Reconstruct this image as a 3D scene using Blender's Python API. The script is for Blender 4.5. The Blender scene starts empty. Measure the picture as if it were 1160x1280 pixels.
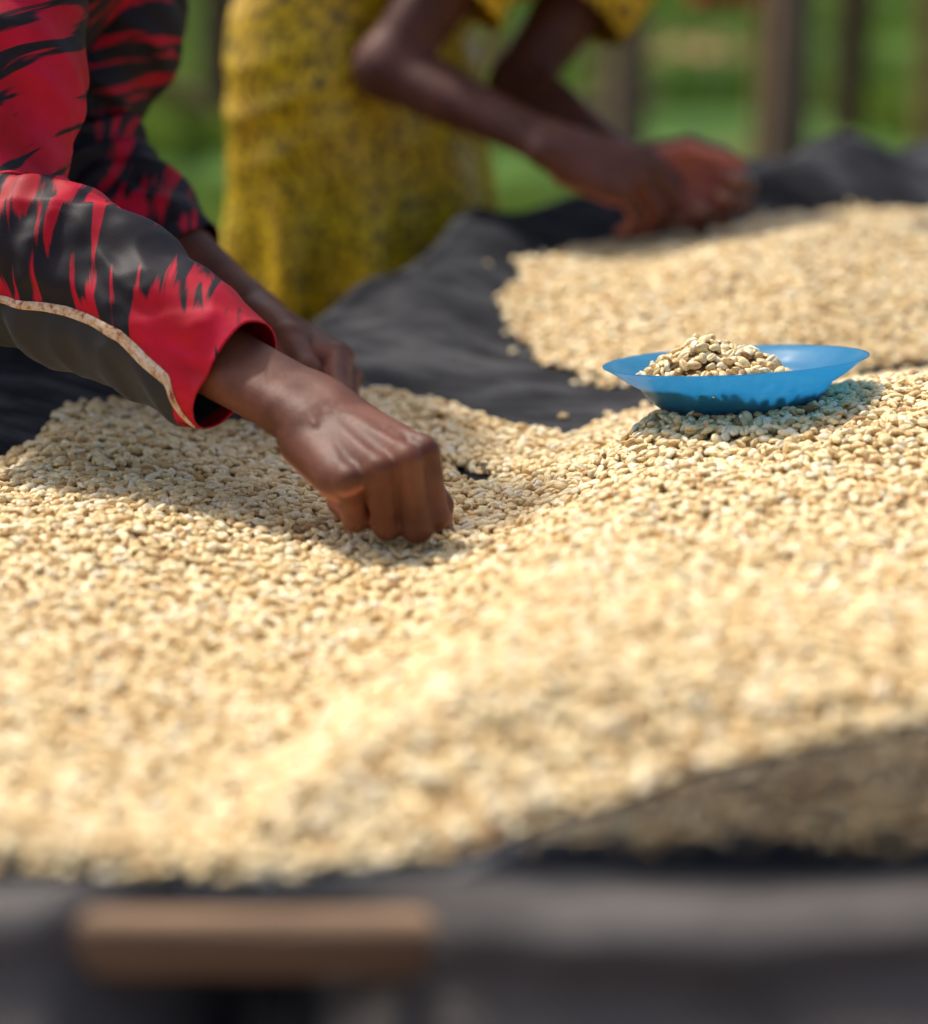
import bpy, math, random
import numpy as np
from mathutils import Vector, Matrix, noise

# ------------------------------------------------------------------ camera, sky, sun, exposure
sc = bpy.context.scene
COL = sc.collection
CAMZ, PITCH, FPX = 1.18, math.radians(15), 2994.0
cam_d = bpy.data.cameras.new('camera')
cam = bpy.data.objects.new('camera', cam_d)
COL.objects.link(cam)
cam.location = (0, 0, CAMZ)
cam.rotation_euler = (math.pi / 2 - PITCH, 0, 0)
cam_d.sensor_fit = 'HORIZONTAL'
cam_d.sensor_width = 36.0
cam_d.lens = 36.0 * FPX / 1160.0
cam_d.clip_start, cam_d.clip_end = 0.05, 2000
cam_d.dof.use_dof = True
cam_d.dof.focus_distance = 1.525
cam_d.dof.aperture_fstop = 3.0
cam_d.dof.aperture_blades = 9
sc.camera = cam

SUN_EL, SUN_AZ = math.radians(59), math.atan2(-0.73, 0.68)   # sun stands to the left, a little behind the women
world = bpy.data.worlds.new('World')
sc.world = world
world.use_nodes = True
wn = world.node_tree
sky = wn.nodes.new('ShaderNodeTexSky')
sky.sky_type = 'NISHITA'
sky.sun_disc = False
sky.sun_elevation = SUN_EL
sky.sun_rotation = SUN_AZ
sky.dust_density = 5.0
sky.air_density = 1.0
wn.nodes['Background'].inputs['Strength'].default_value = 0.15
wn.links.new(sky.outputs[0], wn.nodes['Background'].inputs['Color'])
sun_d = bpy.data.lights.new('sun', 'SUN')
sun_d.energy = 3.1
sun_d.angle = math.radians(4.0)
sun_d.color = (1.0, 0.94, 0.84)
sun = bpy.data.objects.new('sun', sun_d)
COL.objects.link(sun)
sdir = Vector((math.sin(SUN_AZ) * math.cos(SUN_EL), math.cos(SUN_AZ) * math.cos(SUN_EL), math.sin(SUN_EL)))
sun.rotation_euler = (-sdir).to_track_quat('-Z', 'Y').to_euler()
sun.location = (-3, 3, 6)
vs = sc.view_settings
vs.view_transform, vs.look, vs.exposure, vs.gamma = 'Standard', 'None', 0.33, 1.0
vs.use_curve_mapping = False
sc.cycles.use_denoising = True
sc.cycles.max_bounces = 8
sc.cycles.transparent_max_bounces = 10
sc.cycles.caustics_reflective = False
sc.cycles.caustics_refractive = False

rng = np.random.default_rng(7)
random.seed(7)

# ------------------------------------------------------------------ helpers: placing
FWD = Vector((0, math.cos(PITCH), -math.sin(PITCH)))
UP = Vector((0, math.sin(PITCH), math.cos(PITCH)))
def ray(px, py):
    return FWD + Vector((1, 0, 0)) * ((px - 580) / FPX) + UP * ((640 - py) / FPX)
def P(px, py, Y):                       # point at world depth Y
    d = ray(px, py)
    return Vector((0, 0, CAMZ)) + d * (Y / d.y)
def PZ(px, py, z):                      # point at world height z
    d = ray(px, py)
    return Vector((0, 0, CAMZ)) + d * ((z - CAMZ) / d.z)

# ------------------------------------------------------------------ helpers: objects
def tag(o, label=None, cat=None, group=None, kind=None):
    if label: o['label'] = label
    if cat: o['category'] = cat
    if group: o['group'] = group
    if kind: o['kind'] = kind
    return o
def link(o, parent=None):
    COL.objects.link(o)
    if parent is not None:
        o.parent = parent
    return o
def empty(name, loc):
    o = bpy.data.objects.new(name, None)
    o.location = loc
    o.empty_display_size = 0.1
    return link(o)
def np_mesh(name, V, F, mat=None, smooth=True):
    V = np.asarray(V, dtype=np.float32)
    me = bpy.data.meshes.new(name)
    if isinstance(F, np.ndarray):
        n = F.shape[1]
        me.vertices.add(len(V)); me.vertices.foreach_set('co', V.ravel())
        me.loops.add(F.size); me.loops.foreach_set('vertex_index', F.astype(np.int32).ravel())
        me.polygons.add(len(F))
        me.polygons.foreach_set('loop_start', np.arange(0, F.size, n, dtype=np.int32))
        me.update(calc_edges=True); me.validate()
    else:
        me.from_pydata([tuple(map(float, v)) for v in V], [], F)
        me.update()
    if mat is not None:
        for m in (mat if isinstance(mat, (list, tuple)) else [mat]):
            me.materials.append(m)
    if smooth:
        me.polygons.foreach_set('use_smooth', [True] * len(me.polygons))
    return me
def mesh_obj(name, V, F, mat, parent=None, smooth=True):
    """mesh in world coordinates; when parented to an Empty the mesh is moved into its frame"""
    V = np.asarray(V, dtype=np.float64)
    if parent is not None:
        p = parent
        off = np.zeros(3)
        while p is not None:
            off += np.array(p.location); p = p.parent
        V = V - off
    return link(bpy.data.objects.new(name, np_mesh(name, V, F, mat, smooth)), parent)
def grid_faces(nu, nv, close_u=False, flip=False):
    i = np.arange(nu if close_u else nu - 1)[:, None]; j = np.arange(nv - 1)[None, :]
    a = (i * nv + j); b = (((i + 1) % nu) * nv + j)
    q = np.stack([a, b, b + 1, a + 1], -1).reshape(-1, 4)
    return q[:, ::-1].copy() if flip else q

# ------------------------------------------------------------------ helpers: materials
def new_mat(name):
    m = bpy.data.materials.new(name); m.use_nodes = True
    nt = m.node_tree
    return m, nt, nt.nodes['Principled BSDF'], nt.nodes['Material Output']
def nd(nt, t, **kw):
    n = nt.nodes.new(t)
    for k, v in kw.items():
        if k in n.inputs.keys(): n.inputs[k].default_value = v
        else: setattr(n, k, v)
    return n
def ramp(nt, fac, stops, interp='LINEAR'):
    r = nt.nodes.new('ShaderNodeValToRGB'); r.color_ramp.interpolation = interp
    e = r.color_ramp.elements
    while len(e) < len(stops): e.new(0.5)
    for k, (p, c) in enumerate(stops):
        e[k].position = p; e[k].color = (*c, 1) if len(c) == 3 else c
    nt.links.new(fac, r.inputs[0]); return r
def mix(nt, fac, a, b, mode='MIX'):
    n = nt.nodes.new('ShaderNodeMix'); n.data_type = 'RGBA'; n.blend_type = mode
    for s, v in ((0, fac), (6, a), (7, b)):
        if hasattr(v, 'is_output'): nt.links.new(v, n.inputs[s])
        elif s == 0: n.inputs[0].default_value = v
        else: n.inputs[s].default_value = (*v, 1)
    return n.outputs[2]
def math_n(nt, op, a, b=None):
    n = nt.nodes.new('ShaderNodeMath'); n.operation = op
    for s, v in ((0, a), (1, b)):
        if v is None: continue
        if hasattr(v, 'is_output'): nt.links.new(v, n.inputs[s])
        else: n.inputs[s].default_value = v
    return n.outputs[0]
def bump(nt, bsdf, h, strength, dist):
    b = nt.nodes.new('ShaderNodeBump'); b.inputs['Strength'].default_value = strength; b.inputs['Distance'].default_value = dist
    nt.links.new(h, b.inputs['Height']); nt.links.new(b.outputs[0], bsdf.inputs['Normal']); return b
def coord(nt, which='Object', scale=(1, 1, 1), rot=(0, 0, 0), loc=(0, 0, 0)):
    c = nt.nodes.new('ShaderNodeTexCoord'); m = nt.nodes.new('ShaderNodeMapping')
    m.inputs['Scale'].default_value = scale; m.inputs['Rotation'].default_value = rot; m.inputs['Location'].default_value = loc
    nt.links.new(c.outputs[which], m.inputs[0]); return m.outputs[0]
def tex_noise(nt, vec, scale, detail=4, rough=0.5, dist=0.0):
    n = nd(nt, 'ShaderNodeTexNoise', Scale=scale, Detail=detail, Roughness=rough, Distortion=dist)
    nt.links.new(vec, n.inputs['Vector']); return n.outputs[0]

def mat_bean():
    m, nt, b, _ = new_mat('parchment_bean')
    oi = nt.nodes.new('ShaderNodeObjectInfo')
    r = ramp(nt, oi.outputs['Random'], [(0.0, (0.26, 0.13, 0.04)), (0.03, (0.55, 0.35, 0.13)), (0.14, (0.72, 0.52, 0.25)), (0.42, (0.81, 0.64, 0.33)),
                                        (0.72, (0.85, 0.71, 0.41)), (0.90, (0.86, 0.76, 0.54)), (1.0, (0.68, 0.61, 0.40))])
    n = tex_noise(nt, coord(nt, 'Object', (260, 420, 260)), 1.0, 3, 0.6)
    k = ramp(nt, n, [(0.30, (0.66, 0.50, 0.32)), (0.50, (1, 1, 1))])
    c = mix(nt, 1.0, r.outputs[0], k.outputs[0], 'MULTIPLY')
    g = nd(nt, 'ShaderNodeTexNoise', Scale=1.0, Detail=2.0); nt.links.new(coord(nt, 'Object', (120, 900, 120)), g.inputs['Vector'])
    c = mix(nt, ramp(nt, g.outputs[0], [(0.66, (0, 0, 0)), (0.74, (.8, .8, .8))]).outputs[0], c, (0.34, 0.20, 0.08))
    nt.links.new(c, b.inputs['Base Color'])
    ca = nt.nodes.new('ShaderNodeAttribute'); ca.attribute_name = 'crease'
    c = mix(nt, math_n(nt, 'MULTIPLY', ca.outputs['Fac'], 0.7), c, (0.36, 0.20, 0.07))
    nt.links.new(c, b.inputs['Base Color'])
    b.inputs['Roughness'].default_value = 0.5
    b.inputs['Subsurface Weight'].default_value = 0.10
    b.inputs['Subsurface Radius'].default_value = (0.003, 0.002, 0.001)
    b.inputs['Subsurface Scale'].default_value = 0.6
    bump(nt, b, n, 0.25, 0.0006)
    return m
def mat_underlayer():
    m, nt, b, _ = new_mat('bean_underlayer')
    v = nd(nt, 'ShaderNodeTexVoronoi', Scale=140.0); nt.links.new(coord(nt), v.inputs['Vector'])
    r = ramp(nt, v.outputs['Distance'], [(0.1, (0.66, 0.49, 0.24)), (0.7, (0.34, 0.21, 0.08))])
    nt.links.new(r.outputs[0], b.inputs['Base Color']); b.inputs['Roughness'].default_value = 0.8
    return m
def mat_cloth():
    m, nt, b, _ = new_mat('shade_cloth')
    co = coord(nt, 'Object', (1, 1, 1), (0, 0, 0.6))
    w1 = nd(nt, 'ShaderNodeTexWave', Scale=95.0, bands_direction='X', Distortion=0.6); nt.links.new(co, w1.inputs['Vector'])
    w2 = nd(nt, 'ShaderNodeTexWave', Scale=95.0, bands_direction='Y', Distortion=0.6); nt.links.new(co, w2.inputs['Vector'])
    w = math_n(nt, 'MULTIPLY', w1.outputs['Fac'], w2.outputs['Fac'])
    n = tex_noise(nt, co, 9, 6, 0.6)
    n2 = tex_noise(nt, coord(nt, 'Object', (3, 16, 3), (0, 0, 0.9)), 3, 5, 0.65)
    dust = ramp(nt, math_n(nt, 'MULTIPLY', n, n2), [(0.16, (0.007, 0.008, 0.012)), (0.24, (0.034, 0.036, 0.042)), (0.34, (0.115, 0.117, 0.122))])
    c = mix(nt, ramp(nt, w, [(0.15, (0, 0, 0)), (0.7, (1, 1, 1))]).outputs[0], mix(nt, 0.62, dust.outputs[0], (0.004, 0.004, 0.006)), dust.outputs[0])
    sx = nt.nodes.new('ShaderNodeSeparateXYZ'); nt.links.new(coord(nt), sx.inputs[0])
    lip_lit = ramp(nt, math_n(nt, 'ADD', sx.outputs[1], math_n(nt, 'MULTIPLY', n2, 0.06)), [(0.83, (1, 1, 1)), (0.875, (0, 0, 0))])
    c = mix(nt, math_n(nt, 'MULTIPLY', lip_lit.outputs[0], n), c, (0.20, 0.175, 0.155))  # paler dusty tint painted on the front lip, standing in for its sunlit look
    nt.links.new(c, b.inputs['Base Color'])
    b.inputs['Roughness'].default_value = 0.8
    b.inputs['Specular IOR Level'].default_value = 0.15
    bump(nt, b, w, 0.8, 0.0012)
    return m
def mat_net():
    m, nt, b, out = new_mat('open_net')
    co = coord(nt, 'Object')
    b.inputs['Base Color'].default_value = (0.035, 0.038, 0.045, 1); b.inputs['Roughness'].default_value = 0.6
    t = nt.nodes.new('ShaderNodeBsdfTransparent')
    w1 = nd(nt, 'ShaderNodeTexWave', Scale=120.0, bands_direction='X', Distortion=0.3); nt.links.new(co, w1.inputs['Vector'])
    w2 = nd(nt, 'ShaderNodeTexWave', Scale=120.0, bands_direction='Z', Distortion=0.3); nt.links.new(co, w2.inputs['Vector'])
    w = math_n(nt, 'MAXIMUM', w1.outputs['Fac'], w2.outputs['Fac'])
    f = ramp(nt, w, [(0.34, (0, 0, 0)), (0.48, (1, 1, 1))])
    s = nt.nodes.new('ShaderNodeMixShader')
    nt.links.new(f.outputs[0], s.inputs[0]); nt.links.new(t.outputs[0], s.inputs[1]); nt.links.new(b.outputs[0], s.inputs[2])
    nt.links.new(s.outputs[0], out.inputs['Surface'])
    return m
def mat_skin(name, dark, light, palm):
    m, nt, b, _ = new_mat(name)
    co = coord(nt)
    n = tex_noise(nt, co, 28, 6, 0.6)
    c = ramp(nt, n, [(0.34, dark), (0.62, light)]).outputs[0]
    a = nt.nodes.new('ShaderNodeAttribute'); a.attribute_name = 'palm'
    c = mix(nt, a.outputs['Fac'], c, palm)
    a2 = nt.nodes.new('ShaderNodeAttribute'); a2.attribute_name = 'nail'
    c = mix(nt, a2.outputs['Fac'], c, (0.27, 0.13, 0.09))
    nt.links.new(c, b.inputs['Base Color'])
    b.inputs['Roughness'].default_value = 0.48
    b.inputs['Specular IOR Level'].default_value = 0.3
    b.inputs['Subsurface Weight'].default_value = 0.18
    b.inputs['Subsurface Radius'].default_value = (0.006, 0.002, 0.001)
    b.inputs['Subsurface Scale'].default_value = 1.0
    v = nd(nt, 'ShaderNodeTexVoronoi', Scale=620.0, feature='DISTANCE_TO_EDGE'); nt.links.new(co, v.inputs['Vector'])
    n3 = tex_noise(nt, coord(nt, 'Object', (260, 90, 260), (0.3, 0.5, 0.4)), 1.0, 4, 0.6)
    h = math_n(nt, 'ADD', math_n(nt, 'MULTIPLY', math_n(nt, 'MINIMUM', v.outputs['Distance'], 0.12), 2.5), n3)
    bump(nt, b, h, 0.32, 0.0008)
    return m
def mat_print(name, bias, seed, ang=-1.0, wedge=None):
    """crimson cotton with black brushed streaks; coordinates run along (u) and round (v) the cloth in metres"""
    m, nt, b, _ = new_mat(name)
    uv = nt.nodes.new('ShaderNodeUVMap'); uv.uv_map = 'cloth'
    def mapped(scale, rot, loc):
        m0 = nt.nodes.new('ShaderNodeMapping'); m0.inputs['Rotation'].default_value = rot; nt.links.new(uv.outputs[0], m0.inputs[0])
        mp = nt.nodes.new('ShaderNodeMapping'); mp.inputs['Scale'].default_value = scale; mp.inputs['Location'].default_value = loc
        nt.links.new(m0.outputs[0], mp.inputs[0]); return mp.outputs[0]
    s1 = tex_noise(nt, mapped((12, 88, 1), (0, 0, ang), (seed, 2, 0)), 1.0, 3, 0.5, 0.5)
    s2 = tex_noise(nt, mapped((9, 20, 1), (0, 0, ang), (seed + 3, 5, 0)), 1.0, 2, 0.5, 0.3)
    s = math_n(nt, 'ADD', math_n(nt, 'MULTIPLY', s1, 0.62), math_n(nt, 'MULTIPLY', s2, 0.38))
    if wedge:
        sp = nt.nodes.new('ShaderNodeSeparateXYZ'); nt.links.new(uv.outputs[0], sp.inputs[0])
        wv_ = ramp(nt, sp.outputs[0], [(wedge[0], (.5, .5, .5)), (wedge[1], (0, 0, 0)), (wedge[2], (0, 0, 0)), (wedge[3], (1, 1, 1))])
        s = math_n(nt, 'ADD', s, math_n(nt, 'MULTIPLY', math_n(nt, 'SUBTRACT', wv_.outputs[0], 0.5), 0.15))
    k = ramp(nt, s, [(bias - 0.012, (1, 1, 1)), (bias + 0.022, (0, 0, 0))])
    hue = tex_noise(nt, mapped((14, 20, 1), (0, 0, 0.4), (seed, 0, 0)), 1.0, 3, 0.6)
    red = ramp(nt, hue, [(0.30, (0.30, 0.002, 0.007)), (0.50, (0.47, 0.002, 0.020)), (0.72, (0.58, 0.004, 0.05))])
    c = mix(nt, k.outputs[0], red.outputs[0], (0.012, 0.009, 0.013))
    nt.links.new(c, b.inputs['Base Color'])
    b.inputs['Roughness'].default_value = 0.6
    b.inputs['Specular IOR Level'].default_value = 0.25
    w = nd(nt, 'ShaderNodeTexNoise', Scale=900.0, Detail=2.0); nt.links.new(mapped((1, 1, 1), (0, 0, 0), (0, 0, 0)), w.inputs['Vector'])
    bump(nt, b, w.outputs[0], 0.25, 0.0006)
    return m
def mat_plain(name, col, rough=0.6, nscale=30, amt=0.25, sheen=0.0, bscale=400, bstr=0.3):
    m, nt, b, _ = new_mat(name)
    n = tex_noise(nt, coord(nt), nscale, 5, 0.6)
    lo = tuple(c * (1 - amt) for c in col); hi = tuple(min(1, c * (1 + amt)) for c in col)
    nt.links.new(ramp(nt, n, [(0.3, lo), (0.7, hi)]).outputs[0], b.inputs['Base Color'])
    b.inputs['Roughness'].default_value = rough; b.inputs['Sheen Weight'].default_value = sheen
    bump(nt, b, tex_noise(nt, coord(nt), bscale, 2, 0.5), bstr, 0.0008)
    return m
def mat_yellow():
    m, nt, b, _ = new_mat('yellow_print')
    uv = nt.nodes.new('ShaderNodeUVMap'); uv.uv_map = 'cloth'
    n = tex_noise(nt, uv.outputs[0], 105, 3, 0.6, 0.2)
    k = ramp(nt, n, [(0.43, (0, 0, 0)), (0.54, (1, 1, 1))])
    v2 = nd(nt, 'ShaderNodeTexVoronoi', Scale=30.0); nt.links.new(uv.outputs[0], v2.inputs['Vector'])
    k2 = ramp(nt, math_n(nt, 'ADD', v2.outputs['Distance'], math_n(nt, 'MULTIPLY', math_n(nt, 'SUBTRACT', n, 0.5), 0.8)), [(0.14, (1, 1, 1)), (0.30, (0, 0, 0))])
    big = tex_noise(nt, uv.outputs[0], 14, 3, 0.5)
    yel = ramp(nt, big, [(0.35, (0.82, 0.48, 0.002)), (0.65, (0.90, 0.62, 0.004))])
    c = mix(nt, k.outputs[0], (0.17, 0.09, 0.002), yel.outputs[0])
    c = mix(nt, math_n(nt, 'MULTIPLY', k2.outputs[0], 0.75), c, (0.04, 0.04, 0.012))
    nt.links.new(c, b.inputs['Base Color'])
    b.inputs['Roughness'].default_value = 0.42
    bump(nt, b, n, 0.2, 0.001)
    return m
def mat_wood(name, c1, c2, c3, scale=1.0, axis=2):
    m, nt, b, _ = new_mat(name)
    s = [14.0, 14.0, 14.0]; s[axis] = 1.2
    g = tex_noise(nt, coord(nt, 'Object', tuple(x * scale for x in s)), 3, 8, 0.65, 0.4)
    r = ramp(nt, g, [(0.30, c1), (0.52, c2), (0.72, c3)])
    nt.links.new(r.outputs[0], b.inputs['Base Color']); b.inputs['Roughness'].default_value = 0.8
    bump(nt, b, g, 0.7, 0.006)
    return m
def mat_bowl():
    m, nt, b, out = new_mat('blue_plastic')
    co = coord(nt)
    n = tex_noise(nt, co, 60, 3, 0.5)
    col = ramp(nt, n, [(0.3, (0.04, 0.30, 0.58)), (0.7, (0.08, 0.38, 0.66))]).outputs[0]
    b.inputs['Roughness'].default_value = 0.22
    b.inputs['Specular IOR Level'].default_value = 0.55
    nt.links.new(col, b.inputs['Base Color'])
    tl = nt.nodes.new('ShaderNodeBsdfTranslucent'); nt.links.new(mix(nt, 0.0, (0.10, 0.58, 0.92), (0, 0, 0)), tl.inputs[0])
    tp = nt.nodes.new('ShaderNodeBsdfTransparent'); tp.inputs[0].default_value = (0.30, 0.50, 0.66, 1)
    s1 = nt.nodes.new('ShaderNodeMixShader'); s1.inputs[0].default_value = 0.45
    nt.links.new(b.outputs[0], s1.inputs[1]); nt.links.new(tl.outputs[0], s1.inputs[2])
    s2 = nt.nodes.new('ShaderNodeMixShader'); s2.inputs[0].default_value = 0.32
    nt.links.new(s1.outputs[0], s2.inputs[1]); nt.links.new(tp.outputs[0], s2.inputs[2])
    nt.links.new(s2.outputs[0], out.inputs['Surface'])
    sw = nd(nt, 'ShaderNodeTexVoronoi', Scale=90.0, feature='SMOOTH_F1'); nt.links.new(co, sw.inputs['Vector'])
    bump(nt, b, sw.outputs['Distance'], 0.12, 0.002)
    return m
def mat_ground():
    m, nt, b, _ = new_mat('meadow_ground')
    co = coord(nt)
    n1 = tex_noise(nt, co, 0.55, 5, 0.6); n2 = tex_noise(nt, co, 5, 5, 0.7)
    g = ramp(nt, n2, [(0.25, (0.030, 0.075, 0.010)), (0.5, (0.060, 0.14, 0.018)), (0.75, (0.12, 0.20, 0.03))])
    soil = ramp(nt, n2, [(0.3, (0.07, 0.035, 0.015)), (0.7, (0.21, 0.12, 0.05))])
    k = ramp(nt, n1, [(0.60, (0, 0, 0)), (0.68, (1, 1, 1))])
    sx = nt.nodes.new('ShaderNodeSeparateXYZ'); nt.links.new(co, sx.inputs[0])
    g2 = tex_noise(nt, co, 1.1, 4, 0.65)
    gcol = mix(nt, 1.0, g.outputs[0], ramp(nt, g2, [(0.35, (0.35, 0.42, 0.35)), (0.62, (1.2, 1.1, 1.0))]).outputs[0], 'MULTIPLY')
    trod = ramp(nt, math_n(nt, 'ADD', math_n(nt, 'MULTIPLY', sx.outputs[1], 0.1), math_n(nt, 'MULTIPLY', n2, 0.1)), [(0.36, (1, 1, 1)), (0.46, (0, 0, 0))])
    kk = math_n(nt, 'MAXIMUM', k.outputs[0], trod.outputs[0])
    nt.links.new(mix(nt, kk, gcol, soil.outputs[0]), b.inputs['Base Color'])
    b.inputs['Roughness'].default_value = 0.9; b.inputs['Specular IOR Level'].default_value = 0.15
    bump(nt, b, n2, 0.6, 0.05)
    return m

M_BEAN, M_UNDER, M_CLOTH, M_NET = mat_bean(), mat_underlayer(), mat_cloth(), mat_net()
M_SKIN1 = mat_skin('skin_brown', (0.085, 0.026, 0.013), (0.165, 0.055, 0.028), (0.32, 0.115, 0.07))
M_SKIN2 = mat_skin('skin_deep_brown', (0.080, 0.027, 0.017), (0.130, 0.046, 0.030), (0.52, 0.17, 0.115))
M_RED, M_REDDARK = mat_print('red_black_print', 0.478, 1.0, -1.0, (.36, .41, .455, .478)), mat_print('black_red_print', 0.545, 6.0)
M_BLACKCLOTH = mat_plain('black_cotton', (0.012, 0.011, 0.013), 0.75, 30, 0.3, 0.1)
M_YEL = mat_yellow()
M_BOWL = mat_bowl()

# ------------------------------------------------------------------ bed shape
T0 = 0.785
E0, ED = np.array([-0.35, 1.77]), np.array([0.627, 0.779])         # far long edge of the table
EN = np.array([0.779, -0.627])                                    # from that edge into the table
def edge_bulge(along):                                           # the long edge bellies out a little
    return 0.075 * np.exp(-((along - 0.78) / 0.22) ** 2)
def edge_dist(X, Y):
    return (X - E0[0]) * EN[0] + (Y - E0[1]) * EN[1] + edge_bulge((X - E0[0]) * ED[0] + (Y - E0[1]) * ED[1])
def smooth01(t):
    t = np.clip(t, 0, 1); return t * t * (3 - 2 * t)
def vnoise(X, Y, seed, scale):
    """cheap smooth value noise on numpy arrays"""
    r = np.random.default_rng(seed).random((64, 64)); x = X * scale + 1000.3; y = Y * scale + 1000.7
    xi = np.floor(x).astype(int); yi = np.floor(y).astype(int); fx = x - xi; fy = y - yi
    fx = fx * fx * (3 - 2 * fx); fy = fy * fy * (3 - 2 * fy)
    g = lambda a, b: r[a % 64, b % 64]
    return (g(xi, yi) * (1 - fx) + g(xi + 1, yi) * fx) * (1 - fy) + (g(xi, yi + 1) * (1 - fx) + g(xi + 1, yi + 1) * fx) * fy - 0.5
def cloth_h(X, Y):
    d = edge_dist(X, Y)
    along = (X - E0[0]) * ED[0] + (Y - E0[1]) * ED[1]
    z = T0 - 0.004 + 0.066 * smooth01((0.27 - d) / 0.27) ** 1.5
    z = z + 0.012 * smooth01((0.20 - d) / 0.20) * np.sin(along * 11 + 1.0 + d * 18) + 0.008 * smooth01((0.16 - d) / 0.16) * np.sin(along * 31 - d * 25) + 0.012 * vnoise(X, Y, 3, 5.0) * smooth01((0.45 - d) / 0.3)
    z = z + 0.006 * vnoise(X * 0.6 + Y, Y * 0.4 - X, 5, 12.0) * smooth01((0.5 - d) / 0.35)
    z = z + 0.020 * smooth01((Y - 2.35) / 0.5) * smooth01((0.3 - d) / 0.3)
    z = z + (0.010 * vnoise(X * 2.0 + Y, Y * .5 - X * .4, 7, 7.0) + 0.005 * vnoise(X + Y * .6, Y * 2 - X, 8, 16.0)) * smooth01((0.42 - d) / 0.25)
    z = z - 0.022 * smooth01((-0.12 - X) / 0.22) * smooth01((0.30 - d) / 0.30)
    z = z - 0.034 * np.exp(-((along - 0.40) / 0.20) ** 2) * smooth01((0.25 - d) / 0.25)
    near = smooth01((0.985 - Y) / 0.105)
    z = z + near * (0.008 + 0.013 * smooth01((X + 0.10) / 0.13))
    return z

ctl_px = [(0, 600, .797), (150, 540, .803), (150, 640, .800), (0, 750, .800), (150, 850, .798), (0, 950, .798), (150, 1050, .797),
          (300, 560, .791), (300, 640, .791), (300, 760, .788), (300, 900, .787), (480, 670, .785), (590, 600, .786), (620, 640, .786), (665, 640, .790),
          (560, 700, .787), (450, 800, .786), (300, 960, .789), (470, 500, .787), (550, 510, .787), (650, 537, .787), (710, 547, .788),
          (760, 570, .806), (840, 524, .838), (920, 524, .843), (1000, 518, .846), (1160, 478, .853), (760, 640, .819), (900, 680, .826), (1100, 670, .830), (900, 600, .829),
          (1100, 600, .838), (700, 720, .829), (850, 740, .834), (1100, 735, .836), (600, 830, .835), (500, 930, .830), (400, 1020, .815),
          (800, 900, .834), (1100, 900, .835), (700, 1050, .820), (1000, 1060, .824), (270, 1060, .792), (640, 780, .832), (470, 850, .787), (370, 945, .787)]
ctl = [tuple(PZ(*c)) for c in ctl_px] + [(.20, 1.76, .792), (.34, 1.86, .792), (.5, 1.86, .80), (-.5, 1.3, .798), (-.48, .95, .797), (.6, 1.3, .825),
       (.5, .95, .808), (.56, 1.62, .842), (.08, 1.80, .787), (-.3, 1.70, .795)]
ctl = np.array(ctl)
def tps(ctl, lam=4e-5):
    xy = ctl[:, :2]; n = len(xy)
    r = np.linalg.norm(xy[:, None] - xy[None], axis=2)
    K = np.where(r > 0, r * r * np.log(np.maximum(r, 1e-9)), 0) + lam * np.eye(n)
    Q = np.c_[np.ones(n), xy]
    A = np.block([[K, Q], [Q.T, np.zeros((3, 3))]])
    w = np.linalg.solve(A, np.r_[ctl[:, 2], 0, 0, 0])
    def f(X, Y):
        out = w[n] + w[n + 1] * X + w[n + 2] * Y
        for k in range(n):
            q = (X - xy[k, 0]) ** 2 + (Y - xy[k, 1]) ** 2
            out = out + w[k] * 0.5 * q * np.log(np.maximum(q, 1e-12))
        return out
    return f
main_top = tps(ctl)
def poly_dist(X, Y, poly):
    """signed distance, positive inside"""
    best = np.full(X.shape, 9.0); ins = np.zeros(X.shape, bool); n = len(poly)
    for k in range(n):
        ax, ay = poly[k]; bx, by = poly[(k + 1) % n]
        vx, vy = bx - ax, by - ay
        t = np.clip(((X - ax) * vx + (Y - ay) * vy) / (vx * vx + vy * vy), 0, 1)
        best = np.minimum(best, np.hypot(X - ax - t * vx, Y - ay - t * vy))
        c = ((ay > Y) != (by > Y)) & (X < vx * (Y - ay) / (vy + 1e-12) + ax)
        ins ^= c
    return np.where(ins, best, -best)
bnd = [(-40, 600), (20, 576), (75, 550), (150, 529), (210, 524), (300, 535), (400, 525), (440, 500), (470, 493), (540, 501), (600, 514), (660, 531), (712, 545)]
main_poly = [tuple(PZ(x, y, .789)[:2]) for x, y in bnd] + [(.085, 1.70), (.12, 1.76), (.22, 1.80), (.45, 1.93), (.64, 1.9), (.64, .882), (.3, .884), (.03, .880), (-.05, .886), (-.20, .888), (-.58, .888), (-.58, 1.36)]
far_poly = [(.052, 2.25), (.032, 2.19), (.030, 2.12), (.045, 2.03), (.07, 1.95), (.11, 1.89), (.2, 1.85), (.45, 2.0), (.75, 2.2), (.90, 2.5), (.90, 2.8), (.80, 2.85), (.68, 2.76), (.47, 2.60), (.34, 2.52), (.21, 2.42), (.11, 2.33)]
fctl = np.array([(.06, 2.10, .812), (.06, 2.21, .826), (.11, 2.24, .845), (.12, 2.0, .803), (.2, 2.3, .850), (.25, 2.1, .835), (.29, 2.38, .872), (.35, 2.2, .852), (.2, 1.92, .800),
                 (.43, 2.45, .850), (.5, 2.2, .845), (.55, 2.6, .860), (.9, 2.6, .85), (.4, 2.0, .815), (.8, 2.3, .83), (1.0, 2.9, .85)])
far_top = tps(fctl)

# bowl seat
BOWL_RIM = P(919, 451, 1.535)
BOWL_ROT = Matrix.Rotation(math.radians(-3.4), 3, 'Y') @ Matrix.Rotation(math.radians(-5.5), 3, 'X')
BOWL_H = 0.033
BOWL_BASE = BOWL_RIM - BOWL_ROT @ Vector((0, 0, BOWL_H))

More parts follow.
